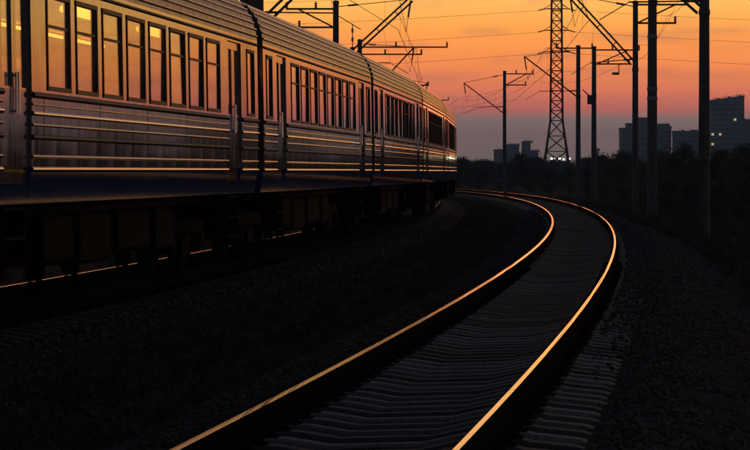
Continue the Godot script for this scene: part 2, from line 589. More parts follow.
func tuft_mesh(blades: int, sd: int) -> ArrayMesh:
	var r := RandomNumberGenerator.new()
	r.seed = sd
	var st := st_new()
	for k in blades:
		var a := r.randf() * TAU
		var base := Vector3(r.randf_range(-0.12, 0.12), -0.03, r.randf_range(-0.12, 0.12))
		var h := r.randf_range(0.5, 1.0)
		var side := Vector3(cos(a), 0, sin(a)) * 0.022
		var lean := Vector3(cos(a + 1.3), 0, sin(a + 1.3)) * r.randf_range(0.1, 0.55)
		var mid := base + Vector3.UP * h * 0.6 + lean * 0.35
		var tip := base + Vector3.UP * h + lean
		quad(st, base - side, base + side, mid + side * 0.7, mid - side * 0.7)
		tri(st, mid - side * 0.7, mid + side * 0.7, tip)
	return done(st)

func ground_y(p: Vector3) -> float:
	return -0.72 + 0.0 * p.x

func build_ground() -> void:
	var n := FastNoiseLite.new()
	n.seed = 77
	n.frequency = 0.11
	var zs := []
	var z := -90.0
	while z < 4200.0:
		zs.append(z)
		z += 0.8 if z > 10.0 and z < 70.0 else (4.0 if z < 300.0 else z * 0.12 + 10.0)
	var xs := []
	var x := -30.0
	while x <= 40.0:
		xs.append(x)
		x += 0.8
	for w in [[-1.0, -31.0], [1.0, 41.0]]:
		var e: float = absf(w[1])
		while e < 3600.0:
			if w[0] < 0: xs.push_front(-e)
			else: xs.append(e)
			e *= 1.28
	var st := st_new()
	st.set_smooth_group(0)
	var prev := []
	for zz in zs:
		var row := []
		for xx in xs:
			var fade := smoothstep(500.0, 200.0, zz)
			var y := -0.70 + fade * (0.11 * n.get_noise_2d(xx, zz) + 0.05 * n.get_noise_2d(xx * 4.0, zz * 4.0))
			row.append(Vector3(xx, y, -zz))
		if prev.size():
			for i in xs.size() - 1:
				quad(st, prev[i], prev[i + 1], row[i + 1], row[i])
		prev = row
	var o := part("ground", st, M.ground)
	o.set_meta("kind", "structure")

func build_grass() -> void:
	var zones := [["grass", -4.1, -2.0, 0.0, 300.0, 11000, 0.10, 0.24, "short dark grass in the strip between the two tracks"], ["grass", 3.3, 24.0, 0.0, 240.0, 16000, 0.16, 0.5, "dark rough grass on the bank right of the near track"], ["grass", -30.0, -9.4, 10.0, 160.0, 2500, 0.15, 0.5, "dark rough grass beyond the far side of the train"]]
	var i := 0
	for zn in zones:
		var xfs := []
		var cols := []
		for k in zn[5]:
			var s: float = zn[3] + (zn[4] - zn[3]) * pow(rng.randf(), 1.4)
			var o: float = rng.randf_range(zn[1], zn[2])
			if i == 1:
				o = zn[1] + (zn[2] - zn[1]) * pow(rng.randf(), 1.5)
				if s < 35.0 and o < 4.6 and rng.randf() < 0.85:
					continue
			var h: float = rng.randf_range(zn[6], zn[7])
			xfs.append(Transform3D(Basis(Vector3.UP, rng.randf() * TAU).scaled(Vector3(h * 1.5, h, h * 1.5)), at(s, o, -0.72 if i != 0 else maxf(bed_y("right", o), bed_y("left", o - LEFT)) - 0.02)))
			var g := rng.randf_range(0.7, 1.25)
			cols.append(Color(0.040 * g, 0.055 * g, 0.020 * g) if rng.randf() < 0.8 else Color(0.10 * g, 0.085 * g, 0.04 * g))
		scatter("grass", tuft_mesh(9, 60 + i), M.blade, xfs, cols, zn[8], "grass")
		i += 1

# ---------------------------------------------------------------- train
const HW := 1.74          # half width of the body
const SILL := 2.26        # window opening from here ...
const HEAD := 3.24        # ... to here

func shade_profile() -> Array:
	return [Vector2(1.74, 3.40), Vector2(1.725, 3.55), Vector2(1.66, 3.76), Vector2(1.53, 3.95), Vector2(1.30, 4.09), Vector2(0.98, 4.18), Vector2(0.52, 4.245), Vector2(0, 4.27)]

# openings along the car: [centre, width, kind]
func openings(cab: bool) -> Array:
	var o := []
	for k in 8:
		o.append([-5.425 + 1.55 * k, 1.24, "window"])
	o.append([-7.5, 1.36, "door"])
	o.append([7.5, 1.36, "door"])
	o.append([-9.2, 0.8, "window"])
	o.append([9.3 if cab else 9.2, 0.8, "window"])
	return o

# forward along the car is local -Z; u = metres towards the front
func side_box(st: SurfaceTool, sgn: float, u0: float, u1: float, y0: float, y1: float, x0: float, x1: float) -> void:
	box(st, Vector3(minf(sgn * x0, sgn * x1), y0, -u1), Vector3(maxf(sgn * x0, sgn * x1), y1, -u0))

# outer face of the body at height y: plumb at the windows, drawn in below them
func body_x(y: float) -> float:
	if y >= 2.24:
		return HW
	if y >= 1.5:
		return lerpf(HW - 0.018, HW, (y - 1.5) / 0.74)
	return lerpf(HW - 0.075, HW - 0.018, (y - 1.14) / 0.36)

# a sheet of the body side that follows that face, set in by inset
func sheet(st: SurfaceTool, sgn: float, u0: float, u1: float, y0: float, y1: float, inset := 0.0, thick := 0.07) -> void:
	var ys := [y0]
	for y in [1.5, 2.24]:
		if y > y0 + 0.01 and y < y1 - 0.01:
			ys.append(y)
	ys.append(y1)
	for k in ys.size() - 1:
		var a := body_x(ys[k]) - inset
		var b := body_x(ys[k + 1]) - inset
		var v := []
		for u in [u0, u1]:
			v.append_array([Vector3(sgn * a, ys[k], -u), Vector3(sgn * b, ys[k + 1], -u), Vector3(sgn * (b - thick), ys[k + 1], -u), Vector3(sgn * (a - thick), ys[k], -u)])
		st.set_smooth_group(-1)
		for q in [[0, 4, 5, 1], [6, 2, 1, 5] if k == ys.size() - 2 else [], [3, 7, 4, 0] if k == 0 else [], [7, 3, 2, 6], [3, 0, 1, 2], [4, 7, 6, 5]]:
			if q.size():
				if sgn > 0: quad(st, v[q[0]], v[q[1]], v[q[2]], v[q[3]])
				else: quad(st, v[q[3]], v[q[2]], v[q[1]], v[q[0]])

func half_round(st: SurfaceTool, sgn: float, u0: float, u1: float, x: float, y: float, r: float, tilt := 0.0) -> void:
	var n := 6
	var tilt_b := Basis(Vector3.BACK, tilt * sgn)
	for k in n:
		var a := -PI / 2 + PI * k / n
		var b := -PI / 2 + PI * (k + 1) / n
		var p := tilt_b * Vector3(sgn * cos(a) * r, sin(a) * r, 0) + Vector3(sgn * x, y, 0)
		var q := tilt_b * Vector3(sgn * cos(b) * r, sin(b) * r, 0) + Vector3(sgn * x, y, 0)
		st.set_smooth_group(0)
		if sgn > 0:
			quad(st, p + Vector3(0, 0, -u0), p + Vector3(0, 0, -u1), q + Vector3(0, 0, -u1), q + Vector3(0, 0, -u0))
		else:
			quad(st, q + Vector3(0, 0, -u0), q + Vector3(0, 0, -u1), p + Vector3(0, 0, -u1), p + Vector3(0, 0, -u0))
	st.set_smooth_group(-1)

func car_window(parent: Node3D, sgn: float, c: float, w: float) -> void:
	var st := st_new()
	var u0 := c - w / 2
	var u1 := c + w / 2
	var t := 0.045
	side_box(st, sgn, u0, u1, SILL, SILL + t, HW - 0.05, HW + 0.012)
	side_box(st, sgn, u0, u1, HEAD - t, HEAD, HW - 0.05, HW + 0.012)
	side_box(st, sgn, u0, u0 + t, SILL + t, HEAD - t, HW - 0.05, HW + 0.010)
	side_box(st, sgn, u1 - t, u1, SILL + t, HEAD - t, HW - 0.05, HW + 0.010)
	if w > 1.0:
		side_box(st, sgn, u0 + t, u1 - t, HEAD - 0.34, HEAD - 0.315, HW - 0.04, HW - 0.004)
	var f := part("window", st, M.rubber, parent)
	var g := st_new()
	side_box(g, sgn, u0 + t, u1 - t, SILL + t, HEAD - t, HW - 0.024, HW - 0.018)
	var pn := part("pane", g, M.glass, f)
	# no two panes sit quite plumb in their rubbers
	var pc := Vector3(sgn * HW, (SILL + HEAD) / 2, -c)
	var pb := Basis(Vector3.UP, rng.randf_range(-0.008, 0.008)) * Basis(Vector3.BACK, rng.randf_range(-0.012, 0.012))
	pn.transform = Transform3D(pb, pc - pb * pc)

func car_door(parent: Node3D, sgn: float, c: float, w: float) -> void:
	for half in [-1.0, 1.0]:
		var u0: float = c - w / 2 + 0.004 if half < 0 else c + 0.006
		var u1: float = c - 0.006 if half < 0 else c + w / 2 - 0.004
		var st := st_new()
		var x0 := HW - 0.075
		var x1 := HW - 0.028
		sheet(st, sgn, u0, u1, 1.36, SILL, 0.028, 0.047)
		side_box(st, sgn, u0, u1, HEAD - 0.06, HEAD + 0.04, x0, x1)
		side_box(st, sgn, u0, u0 + 0.10, SILL, HEAD - 0.06, x0, x1)
		side_box(st, sgn, u1 - 0.10, u1, SILL, HEAD - 0.06, x0, x1)
		var d := part("door", st, M.grey, parent)
		var g := st_new()
		side_box(g, sgn, u0 + 0.10, u1 - 0.10, SILL, HEAD - 0.06, HW - 0.056, HW - 0.05)
		part("pane", g, M.glass, d)
		var h := st_new()
		var hu: float = u1 - 0.05 if half < 0 else u0 + 0.05
		bar(h, Vector3(sgn * (x1 + 0.03), 2.0, -hu), Vector3(sgn * (x1 + 0.03), 2.4, -hu), 0.012, 0.012, 6)
		bar(h, Vector3(sgn * x1, 2.03, -hu), Vector3(sgn * (x1 + 0.03), 2.03, -hu), 0.01, 0.01, 6)
		bar(h, Vector3(sgn * x1, 2.37, -hu), Vector3(sgn * (x1 + 0.03), 2.37, -hu), 0.01, 0.01, 6)
		part("handle", h, M.chrome, d)

func car_wheelset_shape() -> ArrayMesh:
	var st := st_new()
	var f := Basis(Vector3.BACK, PI / 2)   # lathe axis along x
	for sgn in [-1.0, 1.0]:
		var prof := [Vector2(0.09, -0.10), Vector2(0.10, -0.06), Vector2(0.40, -0.05), Vector2(0.47, -0.065), Vector2(0.475, 0.055), Vector2(0.505, 0.065), Vector2(0.505, 0.085), Vector2(0.40, 0.085), Vector2(0.36, 0.03), Vector2(0.1, 0.04), Vector2(0.09, 0.08)]
		var fl := []
		for p in prof:
			fl.append(Vector2(p.x, p.y * sgn))
		lathe(st, fl, Vector3(-0.8 * -sgn, 0, 0), 20, true, f)
	bar(st, Vector3(-0.75, 0, 0), Vector3(0.75, 0, 0), 0.08, 0.08, 10)
	return done(st)

func bogie(parent: Node3D, u: float) -> void:
	var st := st_new()
	for sgn in [-1.0, 1.0]:
		cbox(st, Vector3(sgn * 1.02 - 0.08, 0.58, -u - 1.75), Vector3(sgn * 1.02 + 0.08, 0.80, -u + 1.75), 0.03)
		for w in [-1.3, 1.3]:
			box(st, Vector3(sgn * 1.02 - 0.13, 0.34, -u + w - 0.16), Vector3(sgn * 1.02 + 0.13, 0.60, -u + w + 0.16))
			for q in [-0.32, 0.32]:
				lathe(st, [Vector2(0.10, 0.40), Vector2(0.12, 0.44), Vector2(0.09, 0.48), Vector2(0.12, 0.52), Vector2(0.09, 0.56), Vector2(0.11, 0.60)], Vector3(sgn * 1.02, 0, -u + w + q), 8)
		box(st, Vector3(sgn * 1.02 - 0.10, 0.30, -u - 0.35), Vector3(sgn * 1.02 + 0.10, 0.575, -u + 0.35))
	box(st, Vector3(-0.94, 0.60, -u - 0.3), Vector3(0.94, 0.86, -u + 0.3))
	var b := part("bogie", st, M.under, parent)
	for w in [-1.3, 1.3]:
		mesh_node("wheelset", M.wheelset, M.rust, b, Transform3D(Basis.IDENTITY, Vector3(0, 0.475, -u + w)))

func make_car(cab: bool, lit: bool) -> Node3D:
	var t := Node3D.new()
	t.name = numbered("railcar")
	add_child(t)
	var U0 := -10.0
	var U1 := 10.0
	var ops := openings(cab)
	ops.sort_custom(func(a, b): return a[0] < b[0])
	# blue skirt, along both sides and round the ends, stopping at the door openings
	var doors := []
	for o in ops:
		if o[2] == "door":
			doors.append(o)
	for sgn in [1.0, -1.0]:
		var st := st_new()
		var u := U0
		for o in doors + [[U1 + 1.0, 2.0, ""]]:
			sheet(st, sgn, u, o[0] - o[1] / 2, 1.14, 1.50)
			u = o[0] + o[1] / 2
		for o in doors:
			sheet(st, sgn, o[0] - o[1] / 2, o[0] + o[1] / 2, 1.14, 1.34, 0.001, 0.068)
		part("skirt", st, M.blue, t)
		# side wall of sheet: belt below the windows, pillars, and the band above them
		var sw := st_new()
		u = U0
		for o in ops + [[U1 + 0.5, 1.0, "end"]]:
			var a: float = o[0] - o[1] / 2
			var b: float = o[0] + o[1] / 2
			sheet(sw, sgn, u, a, 1.502, HEAD + 0.16)
			if o[2] == "window":
				sheet(sw, sgn, a, b, 1.502, SILL)
			if o[2] != "end":
				side_box(sw, sgn, a, b, HEAD + (0.05 if o[2] == "door" else 0.0), HEAD + 0.16, HW - 0.07, HW)
			u = b
		part("side_wall", sw, M.grey, t)
		for o in ops:
			if o[2] == "window":
				car_window(t, sgn, o[0], o[1])
			else:
				car_door(t, sgn, o[0], o[1])
		# mouldings run between the doors
		var spans := []
		u = U0 + 0.02
		for o in doors:
			spans.append([u, o[0] - o[1] / 2 - 0.01])
			u = o[0] + o[1] / 2 + 0.01
		spans.append([u, U1 - 0.02])
		for mo in [[2.02, 0.026, M.chrome, "belt_moulding"], [1.475, 0.026, M.chrome, "belt_moulding"], [2.20, 0.030, M.rubber, "rub_strip"], [1.79, 0.026, M.rubber, "rub_strip"], [1.60, 0.018, M.rib, "side_rib"], [1.91, 0.016, M.rib, "side_rib"], [2.11, 0.014, M.rib, "side_rib"]]:
			var ms := st_new()
			for sp in spans:
				half_round(ms, sgn, sp[0], sp[1], body_x(mo[0]), mo[0], mo[1])
			part(mo[3], ms, mo[2], t)
		# vertical seams of the side sheets
		var seam := st_new()
		for us in [-8.5, -6.2, -3.1, 0.0, 3.1, 6.2, 8.5]:
			for band in [[1.505, 1.585], [1.62, 1.762], [1.818, 1.892], [1.928, 1.992], [2.048, 2.094], [2.126, 2.168]]:
				sheet(seam, sgn, us - 0.012, us + 0.012, band[0], band[1], -0.004, 0.006)
		part("panel_seam", seam, M.grey, t)
		# pressed ribs over the windows and on the roof shoulder
		var gs := st_new()
		half_round(gs, sgn, U0 + 0.02, U1 - 0.02, HW, HEAD + 0.10, 0.022)
		part("rain_gutter", gs, M.rubber, t)
		for rb in [[1.735, 3.47, 0.1], [1.722, 3.57, 0.18], [1.69, 3.67, 0.28], [1.652, 3.77, 0.45], [1.59, 3.87, 0.6], [1.50, 3.965, 0.8]]:
			var rs := st_new()
			half_round(rs, sgn, U0 + 0.02, U1 - 0.02, rb[0], rb[1], 0.020, rb[2])
			part("roof_rib", rs, M.rib, t)
	# roof shell
	var pr := shade_profile()
	var rf := st_new()
	for k in pr.size() - 1:
		var p: Vector2 = pr[k]
		var q: Vector2 = pr[k + 1]
		rf.set_smooth_group(0)
		quad(rf, Vector3(p.x, p.y, -U0), Vector3(p.x, p.y, -U1), Vector3(q.x, q.y, -U1), Vector3(q.x, q.y, -U0))
		quad(rf, Vector3(-q.x, q.y, -U0), Vector3(-q.x, q.y, -U1), Vector3(-p.x, p.y, -U1), Vector3(-p.x, p.y, -U0))
		rf.set_smooth_group(-1)
		for e in [U0, U1]:
			quad(rf, Vector3(-p.x, p.y, -e), Vector3(p.x, p.y, -e), Vector3(q.x, q.y, -e), Vector3(-q.x, q.y, -e))
	var roof := part("roof", rf, M.roof, t)
	for k in 5:
		var v := st_new()
		cbox(v, Vector3(-0.42, 4.22, 6.4 - 3.2 * k - 0.45), Vector3(0.42, 4.40, 6.4 - 3.2 * k + 0.45), 0.06)
		part("roof_vent", v, M.roof, roof)
	# ends
	var ew := st_new()
	for e in [U0, U1]:
		if cab and e > 0:
			continue
		var zz = -e
		for seg in [[-HW + 0.19, -0.5, 1.14, 1.50], [0.5, HW - 0.19, 1.14, 1.50], [-HW + 0.12, -0.5, 1.50, 3.40], [0.5, HW - 0.12, 1.50, 3.40], [-0.5, 0.5, 3.3, 3.40], [-0.5, 0.5, 1.14, 1.36]]:
			box(ew, Vector3(seg[0], seg[2], zz - 0.04), Vector3(seg[1], seg[3], zz + 0.04))
		box(ew, Vector3(-0.42, 1.36, zz - 0.02), Vector3(0.42, 3.28, zz + 0.02))
	part("end_wall", ew, M.blue, t)
	for e in [U0, U1]:
		if cab and e > 0:
			continue
		var bl := st_new()
		for k in 3:
			var z0: float = -e - signf(e) * (0.05 + 0.10 * k)
			var z1: float = z0 - signf(e) * 0.085
			for seg in [[-0.66, -0.50, 1.34, 3.42], [0.50, 0.66, 1.34, 3.42], [-0.50, 0.50, 3.30, 3.42]]:
				box(bl, Vector3(seg[0], seg[2], minf(z0, z1)), Vector3(seg[1], seg[3], maxf(z0, z1)))
		part("gangway_bellows", bl, M.rubber, t)
		var cp := st_new()
		bar(cp, Vector3(0, 1.04, -e + signf(e) * 0.3), Vector3(0, 1.04, -e - signf(e) * 0.36), 0.07, 0.07, 8)
		box(cp, Vector3(-0.16, 0.90, minf(-e - signf(e) * 0.20, -e - signf(e) * 0.345)), Vector3(0.16, 1.18, maxf(-e - signf(e) * 0.20, -e - signf(e) * 0.345)))
		part("coupler", cp, M.under, t)
	# inside
	var fl := st_new()
	box(fl, Vector3(-HW + 0.08, 1.22, -U1 + 0.05), Vector3(HW - 0.08, 1.36, -U0 - 0.05))
	part("floor", fl, M.seat, t)
	var ce := st_new()
	box(ce, Vector3(-1.60, 3.52, -U1 + 0.06), Vector3(1.60, 3.56, -U0 - 0.06))
	part("ceiling", ce, M.inner, t)
	if not M.has("seat_mesh"):
		var se := st_new()
		cbox(se, Vector3(-0.52, 1.72, -0.24), Vector3(0.52, 1.82, 0.24), 0.03)
		cbox(se, Vector3(-0.52, 1.80, 0.18), Vector3(0.52, 2.50, 0.26), 0.03)
		box(se, Vector3(-0.40, 1.36, -0.1), Vector3(-0.34, 1.73, 0.1))
		box(se, Vector3(0.34, 1.36, -0.1), Vector3(0.40, 1.73, 0.1))
		M.seat_mesh = done(se)
	for k in 8:
		for sgn in [-1.0, 1.0]:
			mesh_node("seat", M.seat_mesh, M.seat, t, Transform3D(Basis(Vector3.UP, PI if k % 2 else 0.0), Vector3(1.08 * sgn, 0, 5.3 - 1.5 * k)))
	for sgn in [-1.0, 1.0]:
		var rk := st_new()
		for q in 5:
			bar(rk, Vector3(sgn * (1.30 + 0.075 * q), 2.98, -6.6), Vector3(sgn * (1.30 + 0.075 * q), 2.98, 6.6), 0.012, 0.012, 5)
		for q in 7:
			bar(rk, Vector3(sgn * 1.28, 2.965, -6.6 + 2.2 * q), Vector3(sgn * (HW - 0.07), 2.99, -6.6 + 2.2 * q), 0.012, 0.012, 5)
		part("luggage_rack", rk, M.chrome, t)
	if lit:
		for u in [-5.0, -1.9]:  # added glowing strips, standing in for a long streak of light
			var sl := st_new()
			cbox(sl, Vector3(1.27, 2.915, -u - 1.5), Vector3(1.31, 2.945, -u + 1.5), 0.008)
			part("added_strip_lamp", sl, M.warm, t)
			var al := OmniLight3D.new()
			al.light_color = Color(1.0, 0.62, 0.25)
			al.light_energy = 0.02
			al.light_size = 0.3
			al.omni_range = 30.0
			al.omni_attenuation = 2.0
			al.shadow_enabled = true
			al.position = Vector3(1.2, 2.86, -u)
			al.name = "lamp_light"  # light of the added strip
			t.add_child(al, true)
	# ceiling lamps over the aisle edge
	for u in [-5.2, 0.3, 5.6]:
		var lm := st_new()
		cbox(lm, Vector3(0.82, 3.42, -u - 0.9), Vector3(0.98, 3.515, -u + 0.9), 0.03)
		var ln := part("ceiling_lamp", lm, M.warm if lit else M.inner, t)
		if lit:
			ln.position.y = -0.10
			var ol := OmniLight3D.new()
			ol.light_color = Color(1.0, 0.62, 0.25)
			ol.light_energy = 0.04
			ol.light_size = 0.4
			ol.omni_range = 30.0
			ol.omni_attenuation = 2.0
			ol.shadow_enabled = true
			ol.position = Vector3(0.9, 3.24, -u)
			ol.name = "lamp_light"
			t.add_child(ol, true)
	# below the floor
	var uf := st_new()
	box(uf, Vector3(-1.40, 1.02, -U1 + 0.2), Vector3(1.40, 1.215, -U0 - 0.2))
	part("underframe", uf, M.under, t)
	for eq in [[-3.6, 1.6, 0.48], [-1.4, 1.9, 0.42], [1.2, 2.2, 0.5], [3.5, 1.4, 0.46]]:
		var es := st_new()
		cbox(es, Vector3(-1.35, eq[2], -eq[0] - eq[1] / 2), Vector3(1.35, 1.015, -eq[0] + eq[1] / 2), 0.05)
		part("equipment_box", es, M.under, t)
	for sgn in [1.0, -1.0]:
		for o in doors:
			var sp := st_new()
			for k in 3:
				box(sp, Vector3(sgn * 1.56 - 0.14, 0.52 + 0.28 * k, -o[0] - 0.5), Vector3(sgn * 1.56 + 0.14, 0.55 + 0.28 * k, -o[0] + 0.5))
			box(sp, Vector3(sgn * 1.56 - 0.12, 0.52, -o[0] - 0.53), Vector3(sgn * 1.56 + 0.12, 1.135, -o[0] - 0.505))
			box(sp, Vector3(sgn * 1.56 - 0.12, 0.52, -o[0] + 0.505), Vector3(sgn * 1.56 + 0.12, 1.135, -o[0] + 0.53))
			part("step", sp, M.under, t)
	bogie(t, -6.8)
	bogie(t, 6.8)
	if cab:
		car_nose(t, U1)
	return t

func nose_ring(k: int) -> Array:
	# outline of the cab front, closing in and leaning back towards the roof
	var f := [0.0, 0.35, 0.62, 0.80, 0.88][k] as float
	var narrow := [0.0, 0.03, 0.10, 0.22, 0.40][k] as float
	var out := []
	var pr := [Vector2(1.665, 1.14), Vector2(1.722, 1.50), Vector2(1.74, 2.26), Vector2(1.74, 3.0), Vector2(1.74, 3.40), Vector2(1.66, 3.76), Vector2(1.30, 4.09), Vector2(0.52, 4.245)]
	for p in pr:
		var lean := clampf((p.y - 2.2) / 2.0, 0.0, 1.0) * 0.75 * f
		out.append(Vector3(p.x - narrow * (1.0 if p.x > 0.9 else 0.4), p.y - (narrow * 0.5 if p.y > 3.3 else 0.0), -10.0 - f + lean * 0.8))
	return out

func car_nose(t: Node3D, _u: float) -> void:
	var st := st_new()
	var bl := st_new()
	for k in 4:
		var a := nose_ring(k)
		var b := nose_ring(k + 1)
		for i in a.size() - 1:
			var dst := bl if i == 0 else st
			for sgn in [1.0, -1.0]:
				var f := Vector3(sgn, 1, 1)
				dst.set_smooth_group(0)
				if sgn > 0: quad(dst, a[i] * f, b[i] * f, b[i + 1] * f, a[i + 1] * f)
				else: quad(dst, b[i] * f, a[i] * f, a[i + 1] * f, b[i + 1] * f)
		var m: int = a.size() - 1
		st.set_smooth_group(0)
		quad(st, a[m] * Vector3(-1, 1, 1), a[m], b[m], b[m] * Vector3(-1, 1, 1))
	var r := nose_ring(4)
	st.set_smooth_group(-1)
	for i in r.size() - 1:
		if i == 0:
			quad(bl, r[i] * Vector3(-1, 1, 1), r[i + 1] * Vector3(-1, 1, 1), r[i + 1], r[i])
		else:
			quad(st, r[i] * Vector3(-1, 1, 1), r[i + 1] * Vector3(-1, 1, 1), r[i + 1], r[i])
	var n := part("cab_front", st, M.grey, t)
	part("cab_skirt", bl, M.blue, t)
	for sgn in [-1.0, 1.0]:
		var w := st_new()
		var p0 := r[2] as Vector3
		var p1 := r[4] as Vector3
		var lo := p0.lerp(p1, 0.1)
		var hi := p0.lerp(p1, 0.85)
		quad(w, Vector3(sgn * 0.06, lo.y, lo.z - 0.02), Vector3(sgn * 1.15, lo.y, lo.z - 0.02), Vector3(sgn * 1.15, hi.y, hi.z - 0.02), Vector3(sgn * 0.06, hi.y, hi.z - 0.02))
		quad(w, Vector3(sgn * 0.06, lo.y, lo.z - 0.05), Vector3(sgn * 1.15, lo.y, lo.z - 0.05), Vector3(sgn * 1.15, hi.y, hi.z - 0.05), Vector3(sgn * 0.06, hi.y, hi.z - 0.05))
		part("windscreen", w, M.darkglass, n)
		var h := st_new()
		lathe(h, [Vector2(0.0, 0.05), Vector2(0.12, 0.04), Vector2(0.13, -0.02)], Vector3(sgn * 0.95, 1.85, -10.9), 12, true, Basis(Vector3.RIGHT, -PI / 2))
		part("headlight", h, M.chrome, n)

func build_train() -> void:
	M.wheelset = car_wheelset_shape()
	var labels := ["leading railcar with the rounded cab, farthest along the curve", "second railcar, coupled right behind the leading cab car", "third railcar, in the middle of the train", "fourth railcar, next beyond the nearest carriage with lit lamps", "nearest railcar, with warm lamps glowing behind its windows", "last railcar, cut off by the left edge of the picture"]
	var proto: Node3D = null
	for k in 6:
		var s := 104.6 - 20.75 * k
		var c: Node3D
		if k == 0:
			c = make_car(true, false)
		elif k == 1:
			c = make_car(false, false)
			proto = c
		elif k == 4:
			c = make_car(false, true)
		else:
			c = proto.duplicate()
			c.name = numbered("railcar")
			add_child(c)
		var a := track_frame("left", s - 6.8).origin
		var b := track_frame("left", s + 6.8).origin
		var mid := track_frame("left", s)
		mid.origin = (a + b) / 2
		c.transform = mid
		tag(c, labels[k], "railcar", "railcars of the train on the left track")

# ---------------------------------------------------------------- overhead line masts
# local axes of a mast: +x towards its track, y up from rail level, z along the line
func insulator(parent: Node3D, a: Vector3, b: Vector3, r := 0.06) -> void:
	var st := st_new()
	var f := frame_of(b - a)
	var l := (b - a).length()
	var n := maxi(3, int(l / 0.09))
	var prof := [Vector2(0.025, 0.0)]
	for k in n:
		var y := l * (k + 0.15) / n
		prof.append(Vector2(r, y)); prof.append(Vector2(r * 0.9, y + l / n * 0.35)); prof.append(Vector2(0.03, y + l / n * 0.5))
	prof.append(Vector2(0.02, l))
	lathe(st, prof, a, 8, true, f)
	part("insulator", st, M.porcelain, parent)

